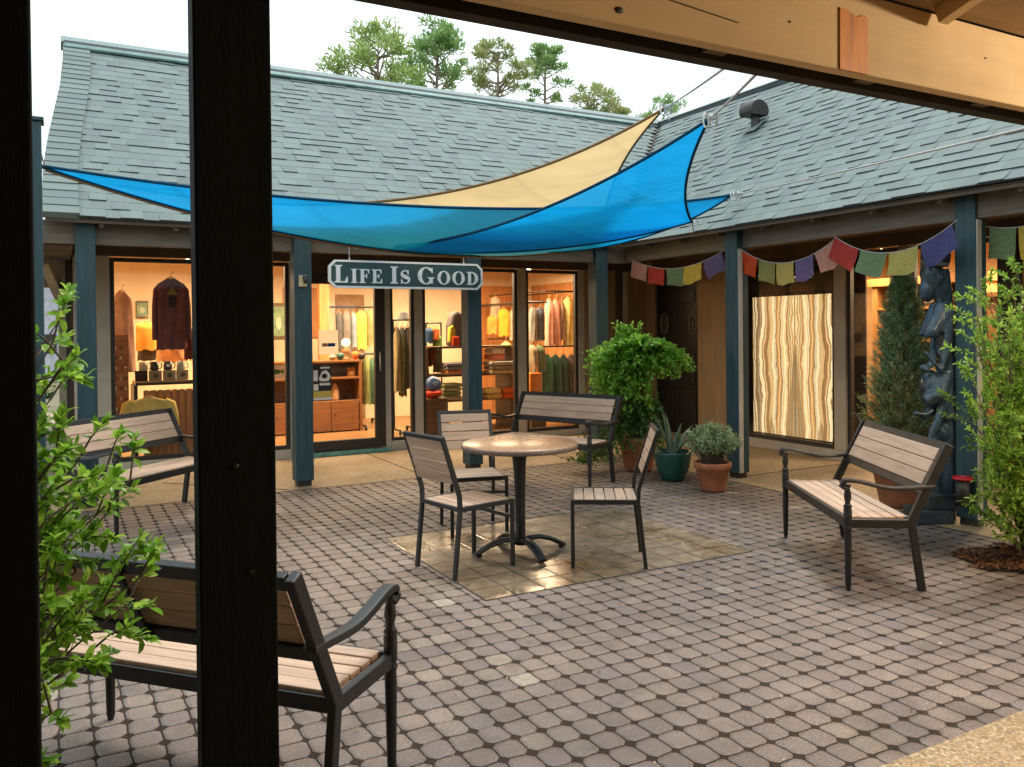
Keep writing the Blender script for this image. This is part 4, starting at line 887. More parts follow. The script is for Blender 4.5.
for k in range(2600):
    a = rng.uniform(0, 2*math.pi); r = math.sqrt(rng.random())*(.42+.07*math.sin(3*a+1)+.05*math.sin(7*a)); p = Vector((5.38+r*math.cos(a), 2.98+r*math.sin(a)*.95, .012+.035*max(0, 1-r/.45)+rng.uniform(0, .012))); d_ = rdir(rng); d_.z *= .25
    mu.add(*diamond(rng, p, d_, rng.uniform(.03, .075), rng.uniform(.008, .016)))
mulch = leafmat('bark_mulch', (.06, .022, .010), (.17, .070, .028), .0, .9, (.26, .12, .05)); tag(mu.build('bark_mulch', mulch, fix=False), kind='stuff')
mb = MB(); n = 40; mb.add([(5.38, 2.98, .03)]+[(5.38+(.42+.07*math.sin(3*a+1)+.05*math.sin(7*a))*math.cos(a), 2.98+(.42+.07*math.sin(3*a+1)+.05*math.sin(7*a))*math.sin(a)*.95, .006) for a in [2*math.pi*i/n for i in range(n)]], [(0, 1+i, 1+(i+1) % n) for i in range(n)]); tag(mb.build('mulch_bed', M_SOIL), kind='structure')

def pot(root, prof, mat, soil_r, soil_z, name='pot'):
    mb = MB(); mb.lathe(prof, n=32); mb.build(name, mat, root); mb = MB(); mb.lathe([(soil_r, soil_z), (soil_r*.5, soil_z+.01), (0, soil_z+.012)], n=20); mb.build('soil', M_SOIL, root)
# grey herb in terracotta
r_ = empty('potted_herb', (5.27, 5.82, .004), 'round grey green herb in a terracotta pot beside the teal post', 'potted plant', 'potted plants by the carved doors')
pot(r_, [(0, 0), (.105, 0), (.115, .02), (.15, .20), (.165, .205), (.172, .25), (.168, .262), (.15, .262), (.145, .23)], M_TERRA, .146, .225)
rng = random.Random(8); lb = MB(); sb = MB()
for k in range(230):
    a = rng.uniform(0, 6.283); e = rng.random()**.6; tip = Vector((math.cos(a)*.27*e, math.sin(a)*.27*e, .28+.32*math.sqrt(max(0, 1-e*e*.75))+rng.uniform(-.05, .03))); b0 = Vector((math.cos(a)*.09*e, math.sin(a)*.09*e, .23)); sb.tube([b0, b0.lerp(tip, .5)+Vector((0, 0, .04)), tip], [.0025, .002, .001], 4)
    for j in range(26):
        t = .35+.65*j/26; p = b0.lerp(tip, t)+Vector((0, 0, .04*4*t*(1-t))); lb.add(*diamond(rng, p, (tip-b0).normalized()*.6+rdir(rng)+Vector((0, 0, .3)), rng.uniform(.026, .046), .011))
lb.build('foliage', L_HERB, r_, fix=False); sb.build('stems', M_BARK, r_)
# blade plant in green glazed pot
r_ = empty('potted_agave', (5.30, 6.42, .004), 'spiky blade leaved plant in a dark green glazed pot', 'potted plant', 'potted plants by the carved doors')
pot(r_, [(0, 0), (.10, 0), (.12, .02), (.165, .14), (.185, .26), (.192, .285), (.18, .285), (.172, .25)], M_GREENPOT, .173, .255)
k = NT('agave_leaf'); k.col(k.ramp(k.noise(20, 3, stretch=(4, 4, .5)), [(.3, (.07, .12, .07)), (.7, (.17, .24, .15))])); k.rough(.5); M_AG = k.m
rng = random.Random(3)
for i, (a, ln, lean) in enumerate([(2.9, .62, .12), (2.2, .55, .18), (.2, .60, .55), (1.3, .45, .3), (3.7, .48, .25), (4.6, .42, .5), (5.6, .40, .6), (3.2, .5, .08), (.9, .42, .7)]):
    dv = Vector((math.cos(a)*.88-.48*math.sin(a), -math.cos(a)*.48-math.sin(a)*.88, 0)); mb = MB(); vs = []; s_ = Vector((-dv.y, dv.x, 0))
    for j in range(9):
        t = j/8; p = dv*(.03+ln*.8*lean*t*(1+.5*t)) + Vector((0, 0, .25+ln*.8*(t-.25*lean*t*t))); wv = .028*(1-t)**.6*(1+.4*math.sin(t*3)); cup = Vector((0, 0, .012*(1-t))); vs += [p-s_*wv+cup, p-dv*.004, p+s_*wv+cup, p-Vector((0, 0, .012*(1-t)))+dv*.006]
    fs = []
    for j in range(8):
        for q_ in range(4): fs.append((j*4+q_, j*4+(q_+1) % 4, (j+1)*4+(q_+1) % 4, (j+1)*4+q_))
    mb.add(vs, fs, True); mb.build('blade', M_AG, r_)
# big leafy plant tumbling from a stacked terracotta planter
r_ = empty('potted_fern', (5.36, 7.05, .004), 'tall bushy bright green plant tumbling over a stack of terracotta pots', 'potted plant', 'potted plants by the carved doors')
pot(r_, [(0, 0), (.13, 0), (.15, .03), (.20, .30), (.22, .31), (.22, .36), (.19, .36), (.185, .32)], M_TERRA, .186, .33)
mb = MB(); mb.lathe([(.07, .33), (.07, .95), (.11, .99), (0, .99)], n=16); mb.build('stand', M_BARK, r_)
mb = MB(); mb.lathe([(.10, .98), (.16, 1.02), (.20, 1.13), (.215, 1.16), (.21, 1.18), (.19, 1.17), (.17, 1.12), (0, 1.10)], (.05, 0, 0), n=28); mb.build('pot', M_TERRA, r_)
mb = MB(); mb.lathe([(.06, 1.20), (.10, 1.22), (.155, 1.30), (.165, 1.335), (.15, 1.335), (.12, 1.29), (0, 1.28)], (.06, .05, .0), n=28); mb.build('bowl', M_TERRA, r_)
rng = random.Random(17); lb, db, sb = MB(), MB(), MB()
RX_ = Vector((.877, -.48, 0)); FX_ = Vector((-.48, -.877, 0))     # photo right / towards viewer
def spray(p0, tip, nl, ln, wd, mb_, droop=.1):
    for j in range(nl):
        t = .25+.75*(j+rng.random())/nl; p = p0.lerp(tip, t)+Vector((0, 0, droop*4*t*(1-t))); mb_.add(*leaf_faces(rng, p+rdir(rng)*.012, (tip-p0).normalized()*.4+rdir(rng)*.8+Vector((0, 0, -.15)), ln*rng.uniform(.7, 1.2), wd*rng.uniform(.8, 1.15)), True)
    sb.tube([p0, p0.lerp(tip, .5)+Vector((0, 0, droop)), tip], [.0035, .0028, .0012], 4)
for k in range(380):
    lat = rng.uniform(-.54, .52); dep = rng.uniform(-.30, .42); top = 1.14+.22*math.cos(lat*2.6)-.03*(lat > .2); lo = .62+.35*max(0, abs(lat)-.2)
    if lat > .16: lo = .98+.2*max(0, lat-.3)
    z = rng.uniform(lo, top+.06); tip = RX_*lat+FX_*dep+Vector((0, 0, z)); p0 = RX_*lat*.25+FX_*dep*.3+Vector((0, 0, 1.05+.12*rng.random())); spray(p0, tip, 30, .052, .031, lb, .09)
for k in range(26):
    tip = RX_*rng.uniform(-.26, .06)+FX_*rng.uniform(-.05, .15)+Vector((0, 0, rng.uniform(1.36, 1.56))); spray(RX_*-.02+Vector((0, 0, 1.25)), tip, 20, .046, .03, lb, .03)
for k in range(150):
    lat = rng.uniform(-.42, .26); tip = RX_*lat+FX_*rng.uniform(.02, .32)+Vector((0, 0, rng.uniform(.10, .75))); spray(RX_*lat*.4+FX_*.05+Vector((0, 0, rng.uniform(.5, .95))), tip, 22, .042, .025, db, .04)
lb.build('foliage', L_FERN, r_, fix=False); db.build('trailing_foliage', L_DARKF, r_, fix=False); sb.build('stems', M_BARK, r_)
# low ground plants at the foot of it
r_ = empty('ground_plant', (4.95, 7.35, .004), 'low dark leafy plant growing at the foot of the tall potted plant', 'plant'); lb = MB()
for k in range(26):
    a = rng.uniform(0, 6.28); tip = Vector((math.cos(a)*rng.uniform(.1, .34), math.sin(a)*rng.uniform(.1, .26), rng.uniform(.1, .4))); spray(Vector((0, 0, .02)), tip, 18, .045, .022, lb, .03)
lb.build('foliage', L_DARKF, r_, fix=False)
# conifer
r_ = empty('potted_conifer', (6.16, 4.50, .004), 'cone shaped dwarf conifer in a wide terracotta pot behind the right bench', 'potted plant')
pot(r_, [(0, 0), (.17, 0), (.19, .03), (.245, .30), (.265, .31), (.27, .37), (.255, .375), (.235, .34)], M_TERRA, .236, .345)
rng = random.Random(23); lb, ob, sb = MB(), MB(), MB(); sb.tube([(0, 0, .34), (.01, 0, 1.2), (0, 0, 2.0)], [.022, .014, .004], 7)
for k in range(1500):
    t = rng.random()**1.25; z = .42+t*1.60; rad = .325*(1-t)**.72*(1+.18*math.sin(k*2.4)+.12*rng.gauss(0, 1)); rad = max(.02, rad)
    if t < .08: rad *= .8
    a = rng.uniform(0, 6.283); dv = Vector((math.cos(a), math.sin(a), .55)).normalized(); p0 = Vector((math.cos(a)*rad*.45, math.sin(a)*rad*.45, z-.06)); tip = Vector((math.cos(a)*rad, math.sin(a)*rad, z+.05+rng.uniform(0, .05)))
    sb.tube([p0, tip], [.003, .001], 4); M_ = ob if rng.random() < (.6 if t < .4 else .15) else lb
    for j in range(24):
        u = .15+.85*j/24; M_.add(*diamond(rng, p0.lerp(tip, u), (tip-p0).normalized()*.8+rdir(rng)*.75, rng.uniform(.028, .046), .008))
for j in range(60): lb.add(*diamond(rng, Vector((0, 0, 1.9+.15*j/60)), Vector((0, 0, .8))+rdir(rng)*.6, .03, .005))
lb.build('foliage', L_CON, r_, fix=False); ob.build('inner_foliage', L_CONB, r_, fix=False); sb.build('trunk', M_BARK, r_)

# pines beyond the roof
def pine(label, px, top, Y, wpx, seed, dens, tone, hfrac=1.0):
    rng = random.Random(seed); T = at(px, top, Y); k = Y*1.05/FPX*1.15; Wd = wpx*k/2; root = empty('pine_tree', (T.x, T.y, 0), label, 'tree', 'pines beyond the roof'); Ht = T.z
    tb, cb = MB(), MB(); tb.tube([(0, 0, 0), (.1, 0, Ht*.4), (-.05, 0, Ht*.75), (0, 0, Ht*.97)], [.2, .15, .09, .02], 8)
    crown = Wd*1.9*hfrac
    for i in range(int(54*dens)):
        u = rng.random(); z = Ht - .1 - crown*u; env = Wd*(.25+.75*math.sin(min(1, u*1.25)*math.pi*.62)); a = rng.uniform(0, 6.283); r = env*math.sqrt(rng.uniform(.12, 1)); c = Vector((math.cos(a)*r, math.sin(a)*r, z+rng.uniform(-.2, .35))); b0 = Vector((0, 0, z-r*.45))
        tb.tube([b0, b0.lerp(c, .55)+Vector((0, 0, -.05)), c], [.04, .025, .01], 5)
        cs = rng.uniform(.28, .5)*Wd*.42
        for j in range(int(95)):
            p = c + rdir(rng)*cs*rng.random()**.5*1.1; p.z = c.z+(p.z-c.z)*.75; dv = (p-c)*.6/cs + rdir(rng)*.6 + Vector((0, 0, .55)); cb.add(*diamond(rng, p, dv, rng.uniform(.18, .34), .06))
    tb.build('trunk', paint('pine_bark', (.26, .20, .16), .9, .3, 8), root); cb.build('crown', tone, root, fix=False); return root  # bark paled to put distance haze into its colour
P1 = leafmat('pine_needles', (.18, .28, .07), (.34, .46, .13), .5, .6, (.46, .52, .20)); P2 = leafmat('pine_needles_deep', (.15, .28, .10), (.28, .44, .15), .5, .6, (.40, .52, .20)); P3 = leafmat('pine_needles_rusty', (.22, .30, .10), (.36, .44, .17), .5, .6, (.50, .36, .19))  # needle tones lightened, sky haze included in the colour
pine('broad spreading pine, leftmost behind the long roof', 378, 31, 30, 104, 1, 1.35, P1, .9)
pine('tall dense pine just right of the broad spreading one', 437, 24, 31, 70, 2, 1.3, P2, 1.5)
pine('thin open pine with rusty needles, third from the left', 498, 40, 32, 60, 3, .5, P3, .8)
pine('thin pale pine in the middle of the sky gap, bare lower trunk', 545, 43, 33, 46, 4, .55, P2, 1.3)
pine('small pine showing low over the ridge left of the tan sail tip', 594, 86, 32, 62, 5, .7, P3, .8)
pine('hazy small pine peeking over the ridge right behind the tan sail tip', 664, 97, 46, 52, 6, .6, P2, .8)

# ---------------------------------------------------------------- carved statue and its neighbour
st = empty('carved_statue', (5.90, 4.02, .004), 'blue black carved wooden figure with a headband standing by the teal post', 'statue')
RL = Vector((-.877, .48, 0)); BK = Vector((.48, .877, 0))       # statue faces photo-left
def sp_(px, py, dpt=0): return RL*((943-px)*.0076) + BK*dpt + Vector((0, 0, (521-py)*.00772))
mb = MB()
def limb(pts, rad): mb.tube([sp_(*p) for p in pts], rad, 12)
Mrot = Matrix((RL, BK, Vector((0, 0, 1)))).transposed()
def blob(px, py, r, d_=0, tilt=0): mb.ell(sp_(px, py, d_), r, 18, 12, Mrot @ Matrix.Rotation(tilt, 3, 'Y'))
blob(938, 278, (.085, .075, .13), 0, .12); blob(933, 293, (.055, .055, .09), 0, .1); blob(929.5, 284, (.02, .022, .04)); blob(929, 296, (.022, .03, .012)); blob(929, 300, (.02, .026, .010)); blob(944, 281, (.02, .085, .035)); blob(930, 277, (.018, .06, .012))
limb([(949, 272), (952, 300), (953, 340), (953, 400), (951, 440), (949, 520)], [.05, .05, .062, .07, .075, .085])
limb([(944, 290), (949, 302)], [.05, .055])
limb([(946, 306, -.04), (942, 322, -.05), (934, 335, -.05), (927, 338, -.05)], [.05, .055, .055, .018]); limb([(946, 306, .05), (940, 325, .06), (930, 338, .06)], [.045, .05, .02])
limb([(950, 312, -.085), (947, 345, -.095), (940, 372, -.10), (925, 353, -.09)], [.035, .032, .030, .018]); limb([(950, 315, .08), (944, 348, .07), (935, 362, -.05), (924, 372, -.11)], [.035, .03, .026, .02])
blob(926, 369, (.035, .04, .032), -.06)
blob(937, 388, (.085, .10, .13)); limb([(948, 375, -.06), (938, 396, -.09), (925, 402, -.08)], [.05, .062, .05]); limb([(950, 418, -.05), (944, 400, -.09), (938, 420, -.09), (929, 440, -.09)], [.06, .045, .034, .02]); limb([(946, 408, .02), (930, 416, .0), (919, 414, .0)], [.05, .032, .018])
blob(945, 434, (.075, .09, .09)); limb([(940, 440), (938, 480), (942, 521)], [.06, .07, .09])
o = mb.build('figure', paint('blue_black_wood', (.034, .062, .086), .27, .6, 14, .8, 26, stretch=(1, 1, .35)), st)  # lighter blue mottling paints sky highlights onto the dark wood
rm = o.modifiers.new('remesh', 'REMESH'); rm.mode = 'VOXEL'; rm.voxel_size = .011; rm.use_smooth_shade = True; sm_ = o.modifiers.new('smooth', 'SMOOTH'); sm_.iterations = 3; sm_.factor = .5
mb = MB(); mb.lathe([(.085, -.02), (.10, .0), (.105, .06), (.10, .12), (.07, .15), (0, .155)], sp_(942, 266), 24); mb.build('hair', paint('statue_hair', (.012, .013, .015), .8, .5, 60, .9, 45), st)
mb = MB(); mb.lathe([(.096, -.02), (.100, 0), (.098, .03), (.09, .035)], sp_(941, 267), 24); mb.build('headband', paint('grey_band', (.12, .12, .115), .5, .3, 20), st)
mb = MB(); a = Mrot.to_4x4(); mb.box(-.06, .21, -.13, .13, 0, .10, a); mb.box(-.09, .12, -.10, .10, .10, .22, a); mb.build('base', paint('dark_base', (.03, .042, .052), .5, .4, 12), st, .008)
ac = empty('ash_can', (5.868, 3.80, .36), 'dark canister with a red rim strapped to the teal post beside the statue', 'canister')
mb = MB(); mb.lathe([(0, -.20), (.048, -.20), (.05, .0), (.042, 0), (.04, -.1), (0, -.1)], n=20); mb.build('canister', M_FRAME, ac)
mb = MB(); mb.tube([(.058*math.cos(i*math.pi/12), .058*math.sin(i*math.pi/12), .004) for i in range(25)], .012, 8, False); mb.build('rim', paint('red_plastic', (.55, .015, .02), .35, .1), ac)
for z in (-.005, -.15):
    mb = MB(); mb.tube([(.05, 0, z), (.056, -.072, z), (.212, -.072, z), (.212, .10, z), (.054, .10, z), (.05, 0, z)], .005, 5, False, smooth=False); mb.build('strap', M_FRAME, ac)

# ---------------------------------------------------------------- inside the shops: lamps
def track(loc, label, n, along, energy, sp=.32, size=1.3):
    r = empty('track_light', loc, label, 'lamp', 'track lights on the shop ceilings'); A = Vector(along); mb = MB(); mb.bar(A*(-n*sp/2), A*(n*sp/2), .035, .03); mb.build('rail', M_WHITE, r)
    for i in range(n):
        p = A*((i-(n-1)/2)*sp); mb = MB(); mb.tube([p+Vector((0, 0, -.015)), p+Vector((0, 0, -.05)), p+Vector((0, -.015, -.13))], [.012, .032, .042], 10); h = mb.build('lamp_head', M_WHITE, r)
        mb = MB(); mb.ell(p+Vector((0, -.018, -.135)), (.038, .038, .022), 10, 6); mb.build('bulb', M_BULB, h)
    l = bpy.data.lights.new('track_glow', 'AREA'); l.shape = 'RECTANGLE'; l.size = size; l.size_y = .9; l.energy = energy; l.color = (1, .72, .44)
    o = bpy.data.objects.new('track_glow', l); COL.objects.link(o); o.parent = r; o.location = (0, 0, -.17); return r
M_BULB = emit('track_bulb', (1, .82, .52), 14)
for i, x in enumerate((1.35, 3.1, 4.75, 6.2)):
    track((x, 11.35, 2.60), ['track light on the ceiling behind the mauve shirt', 'track light above the door cabinet inside the shop', 'track light above the striped backpack inside the shop', 'track light above the clothes rails in the far right window'][i], 4, (.9, .43, 0), 70)
track((9.2, 6.9, 2.60), 'track light inside the right wing above the stone panels', 4, (0, 1, 0), 70); track((9.2, 4.9, 2.60), 'track light inside the right wing behind the conifer', 4, (0, 1, 0), 100)

# ---------------------------------------------------------------- goods in the windows
def wpx(px, Y, x=330): return (at(x+px, 330, Y)-at(x, 330, Y)).x
M_HANG = wood('hanger_wood', (.35, .19, .07), (.55, .33, .14), 0, 8)
def garment(label, px, y0, y1, w_, Y, colr, cat='garment', group=None, hanger=True, sleeves=False, pleats=7, name=None, thick=.11, flare=1.05, var=.2, seed=None, turn=0):
    T = at(px, y0, Y); B = at(px, y1, Y); h = T.z-B.z; W2 = wpx(w_, Y, px)/2; rng = random.Random(seed if seed is not None else int(px*31+y0)); r = empty(name or ('shirt' if sleeves else 'hanging_garment'), (T.x, T.y, B.z), label, cat, group, turn)
    ring, lev = 36, 14; mb = MB(); vs = []; ph = rng.uniform(0, 6)
    for i in range(lev+1):
        t = i/lev; z = h*(1-t); sh = .30+.70*min(1, t/.085)**.8; wd = W2*sh*(1+(flare-1)*t); dp = thick*(.35+.65*min(1, t/.2))*.5
        z += -.02*math.sin(math.pi*2*t)*0
        for k in range(ring):
            a = 2*math.pi*k/ring; pl = 1+.16*min(1, t*2)*math.sin(pleats*a+ph+1.5*math.sin(t*3+ph)); vs.append((wd*math.cos(a)*(1+.05*(pl-1)), dp*math.sin(a)*pl*1.25, z+.012*math.sin(5*a+ph)*(t > .9)))
    mb.add(vs, [(i*ring+k, i*ring+(k+1) % ring, (i+1)*ring+(k+1) % ring, (i+1)*ring+k) for i in range(lev) for k in range(ring)], True); mb.add(vs[:ring], [tuple(range(ring))])
    if sleeves:
        for s in (-1, 1):
            mb.tube([(s*W2*.72, 0, h*.925), (s*W2*.97, 0, h*.84), (s*W2*1.09, -.01, h*.62), (s*W2*1.15, -.02, h*.38), (s*W2*1.17, -.02, h*.13)], [W2*.16, W2*.25, W2*.23, W2*.20, W2*.16], 12)
    mb.build('cloth', fabric('cloth_%02d%02d%02d' % tuple(int(99*c) for c in colr), colr, var, scale=9), r)
    if hanger:
        mb = MB(); mb.tube([(-W2*.72, 0, h-.05), (-.02, 0, h+.015), (.02, 0, h+.015), (W2*.72, 0, h-.05)], .009, 6, smooth=False); mb.tube([(0, 0, h+.015), (0, 0, h+.06), (.02, 0, h+.085), (.035, 0, h+.07)], .004, 5); mb.build('hanger', M_HANG, r)
    return r
def stack(label, px, y0, y1, w_, Y, cols, d=.28, name='folded_clothes'):
    T = at(px, y0, Y); B = at(px, y1, Y); h = T.z-B.z; W2 = wpx(w_, Y, px)/2; r = empty(name, (T.x, T.y, B.z), label, 'folded clothes'); n = len(cols); rng = random.Random(int(px))
    for i, c in enumerate(cols):
        mb = MB(); z0 = h*i/n; hh = h/n; pr = [(-W2, z0+hh*.1), (-W2*1.02, z0+hh*.5), (-W2*.97, z0+hh*.92), (W2*.96, z0+hh*.98), (W2*1.02, z0+hh*.5), (W2, z0+hh*.06)]; sh = rng.uniform(-.02, .02)
        mb.prism([(x+sh, -d/2, z) for x, z in pr], (0, d, 0)); mb.build('layer', fabric('fold_%02d%02d%02d' % tuple(int(99*q) for q in c), c), r, .012)
    return r
def board(name, label, cat, px0, px1, py0, py1, Y, mat, th=.02, yaw=0):
    a = at(px0, py1, Y); b = at(px1, py0, Y); c = (a+b)/2; r = empty(name, (c.x, Y, a.z), label, cat); mb = MB(); w2 = (b.x-a.x)/2; mb.box(-w2, w2, -th/2, th/2, 0, b.z-a.z); return r, mb, w2, b.z-a.z
M_CAB = wood('cabinet_wood', (.20, .075, .022), (.36, .155, .05), 0, 4, .45); M_DARKW = wood('dark_shelf_wood', (.07, .035, .014), (.14, .075, .03), 0, 4, .5)
M_BLKM = paint('black_rack_metal', (.015, .014, .013), .4)
FLOOR = .05
def shelfunit(label, px0, px1, Y, d, ys, mat, back=True, name='display_shelf', legs=True):
    """ys: photo rows of the shelf tops"""
    a = at(px0, 400, Y); b = at(px1, 400, Y); x0, x1 = a.x, b.x; xc = (x0+x1)/2; zs = [at((px0+px1)/2, y, Y).z for y in ys]; r = empty(name, (xc, Y+d/2, FLOOR), label, 'shelf'); w2 = (x1-x0)/2
    for z in zs: mb = MB(); mb.box(-w2, w2, -d/2, d/2, z-FLOOR-.03, z-FLOOR); mb.build('shelf', mat, r, .003)
    top = max(zs)-FLOOR
    if legs:
        for s in (-1, 1): mb = MB(); mb.box(s*w2-.02, s*w2+.02, -d/2+.002, d/2, 0, top-.031); mb.build('side_panel', mat, r)
    if back: mb = MB(); mb.box(-w2+.02, w2-.02, d/2-.02, d/2-.002, 0, top-.032); mb.build('back_panel', mat, r)
    return r, zs
def rail(label, px0, px1, py, Y, height=True, name='clothes_rail'):
    a, b = at(px0, py, Y), at(px1, py, Y); r = empty(name, (a.x, Y, FLOOR), label, 'clothes rail'); L = b.x-a.x; z = a.z-FLOOR; mb = MB(); mb.tube([(0, 0, z), (L, 0, z)], .014, 8); mb.build('bar', M_BLKM, r)
    if height:
        for x in (0, L): mb = MB(); mb.tube([(x, 0, .06), (x, 0, z)], .014, 8); mb.tube([(x, -.25, .06), (x, .25, .06)], .014, 8); mb.build('upright', M_BLKM, r)
        for x in (0, L):
            for y in (-.24, .24): mb = MB(); mb.tube([(x-.012, y, .03), (x+.012, y, .03)], .03, 12); mb.build('wheel', M_BLKM, r)
    else:
        for x in (.02, L-.02): mb = MB(); mb.tube([(x, 0, z), (x, IY-Y-.03, z)], .01, 6); mb.build('bracket', M_BLKM, r)
    return r
# -- window one
g_ = garment('mauve long sleeved shirt hanging high in the window left of the black post', 171, 279, 349, 29, 10.28, (.17, .065, .075), 'shirt', sleeves=True, pleats=5, thick=.16)
mb = MB(); c = (0, -.098, .62); mb.prism([(-.055+.11*i/10, 0, .50+.09*math.sin(math.pi*i/10)) for i in range(11)], (0, -.004, 0)); o = mb.build('chest_print', fabric('print_yellow', (.35, .30, .08)), g_); o.location = (0, -.105, .12)
mb = MB(); mb.box(-.04, .04, -.004, .0, .36, .48); o = mb.build('chest_print', fabric('print_dark', (.05, .03, .05)), g_); o.location = (0, -.107, .12)
garment('pale pink draped dress at the left edge of the first window', 122, 292, 372, 20, 10.55, (.60, .36, .24), 'dress', pleats=5, name='dress', flare=1.3)
garment('orange shirt hanging at the back beneath the small green picture', 146, 322, 350, 20, 11.4, (.62, .30, .05), 'shirt', name='shirt', pleats=4)
garment('charcoal garment hanging just below the orange shirt', 152, 344, 360, 28, 11.5, (.10, .085, .07), pleats=5)
garment('peach cloth draped in a slope behind the mugs', 174, 338, 361, 32, 11.0, (.66, .33, .15), 'cloth', hanger=False, pleats=4, name='draped_cloth', thick=.3, flare=1.1)
garment('maroon garment hanging beside the black post in the first window', 190, 330, 359, 12, 10.4, (.16, .035, .03), pleats=4)
garment('yellow shirt on a wooden hanger low in the window behind the left bench', 149, 398, 442, 44, 10.16, (.64, .47, .14), 'shirt', sleeves=True, pleats=4, thick=.1)
r_, mb, w2, hh = board('peg_board', 'brown peg board with small hanging trinkets at the left of the first window', 'display', 114, 128, 335, 447, 10.42, M_CAB); mb.build('panel', M_CAB, r_)
rng = random.Random(6)
for i in range(26):
    z = hh*(.15+.83*(i//3)/9); x = w2*(-.6+.6*(i % 3)); mb = MB(); mb.ell((x, -.025, z), (.012, .012, .022), 7, 5); mb.build('trinket', fabric('trinket_%d' % (i % 4), [(.5, .42, .3), (.12, .08, .06), (.6, .5, .35), (.3, .08, .05)][i % 4]), r_)
r_, zs = shelfunit('black framed display table with a slatted front holding the mugs', 136, 262, 10.35, .5, [381], M_BLKM, False, 'display_table')
tz = zs[0]; X0 = at(136, 381, 10.35).x; X1 = at(262, 381, 10.35).x
mb = MB(); mb.box(-(X1-X0)/2, (X1-X0)/2, -.245, .25, tz-FLOOR+.001, tz-FLOOR+.018); mb.build('tabletop', M_HANG, r_)
cr_ = empty('slatted_crate', ((X0+X1)/2+.03, 10.62, FLOOR), 'slatted wooden crate standing under the mug table', 'crate')
mb = MB(); n = 17; Wc = (X1-X0)/2-.08
for i in range(n): x = -Wc+2*Wc*i/(n-1); mb.box(x-.028, x+.028, -.20, -.185, 0, tz-FLOOR-.09)
mb.box(-Wc, Wc, -.184, .15, 0, tz-FLOOR-.12); mb.build('slats', M_PLANK, cr_)
GB = [(141.5, 13, (.05, .035, .03), 'dark'), (155.5, 13, (.34, .26, .16), 'tan'), (169.5, 13, (.40, .31, .18), 'buff'), (182.5, 12, (.42, .34, .20), 'straw')]
for px, ww, c, nm in GB:
    a = at(px, 379.8, 10.45); s_ = wpx(ww, 10.45, px)/2*.93; r_ = empty('gift_box', (a.x, 10.47, tz+.019), nm+' coloured gift box on the mug table'+('' if nm == 'dark' else ' with a round mark'), 'box', 'gift boxes in the first window'); mb = MB(); mb.box(-s_, s_, -s_*.8, s_*.8, 0, .115); mb.build('carton', fabric('gift_'+nm, c, .1), r_, .003)
    if nm != 'dark': mb = MB(); mb.tube([(0, -s_*.8-.003, .058), (0, -s_*.8+.001, .058)], .028, 14); mb.build('mark', fabric('gift_mark', (.12, .10, .06)), r_)
for px, c, nm in ((143.5, (.52, .44, .32), 'cream'), (154.5, (.02, .022, .02), 'black'), (168, (.022, .022, .03), 'black and white'), (181, (.50, .46, .36), 'white')):
    a = at(px, 368, 10.45); r_ = empty('mug', (a.x, 10.47, tz+.019+.118), nm+' mug standing on the gift boxes', 'mug', 'mugs in the first window'); mb = MB(); mb.lathe([(0, 0), (.044, 0), (.047, .01), (.047, .10), (.043, .10), (.042, .02), (0, .015)], n=20); mb.build('cup', paint('mug_'+nm[:5]+nm[-3:], c, .25, .08, 8, 0), r_)
    mb = MB(); mb.tube([(.045, 0, .085), (.075, 0, .08), (.082, 0, .05), (.07, 0, .022), (.045, 0, .02)], .007, 6); mb.build('handle', paint('mug_'+nm[:5]+nm[-3:], c, .25), r_)
    if nm.startswith('black and'): mb = MB(); mb.ell((0, -.046, .055), (.022, .004, .02), 12, 6); mb.build('print', M_WHITE, r_)
def picture(label, px0, px1, py0, py1, Y, c1, c2, name='framed_picture'):
    r_, mb, w2, h = board(name, label, 'picture', px0, px1, py0, py1, Y, None, .03); mb.build('frame', M_DARKW, r_); mb = MB(); mb.box(-w2*.82, w2*.82, -.019, -.0155, h*.1, h*.9); mb.build('image', fabric('pic_%d' % int(px0), c1, .5, scale=6), r_); mb = MB(); mb.ell((0, -.020, h*.45), (w2*.45, .002, h*.18), 12, 6); mb.build('motif', fabric('motif_%d' % int(px0), c2), r_)
picture('small green picture on the shop wall behind the orange shirt', 136, 148, 301, 318, IY-.03, (.20, .30, .20), (.40, .45, .33))
# -- strip right of the black post
picture('green framed picture in the narrow strip right of the black post', 272, 285, 303, 340, 12.9, (.18, .26, .15), (.42, .42, .28))
r_, zs = shelfunit('brown wooden cabinet with open shelves seen through the door', 270, 361, 11.7, .45, [423.5, 402, 378, 361], M_CAB, True, 'shop_cabinet')
cabz = zs; CY = 11.72
mb = MB()
xx0, xx1 = at(270, 400, 11.7).x, at(361, 400, 11.7).x
for i in range(3): q0 = -(xx1-xx0)/2+.03+i*(xx1-xx0-.06)/3; mb = MB(); mb.box(q0+.005, q0+(xx1-xx0-.06)/3-.005, -.23, -.215, .02, cabz[1]-FLOOR-.035); d_ = mb.build('cabinet_door', M_CAB, r_, .004); mb = MB(); mb.ell((q0+.06, -.238, .25), (.012, .01, .012), 8, 6); mb.build('knob', M_BLKM, d_)
def onshelf(px, k, Y): a = at(px, 380, Y); return (a.x, Y+.1, cabz[k]+.001)
r_ = empty('greeting_card', onshelf(279, 2, CY), 'white card with a green fish on the cabinet, right of the black post', 'card'); mb = MB(); mb.box(-.11, .11, -.006, .006, 0, .20); mb.build('card', M_WHITE, r_)
mb = MB(); mb.ell((-.01, -.008, .10), (.06, .003, .035), 14, 6); mb.prism([(.035, -.0075, .10), (.085, -.0075, .14), (.085, -.0075, .06)], (0, -.002, 0)); mb.build('fish', fabric('fish_green', (.06, .22, .08)), r_)
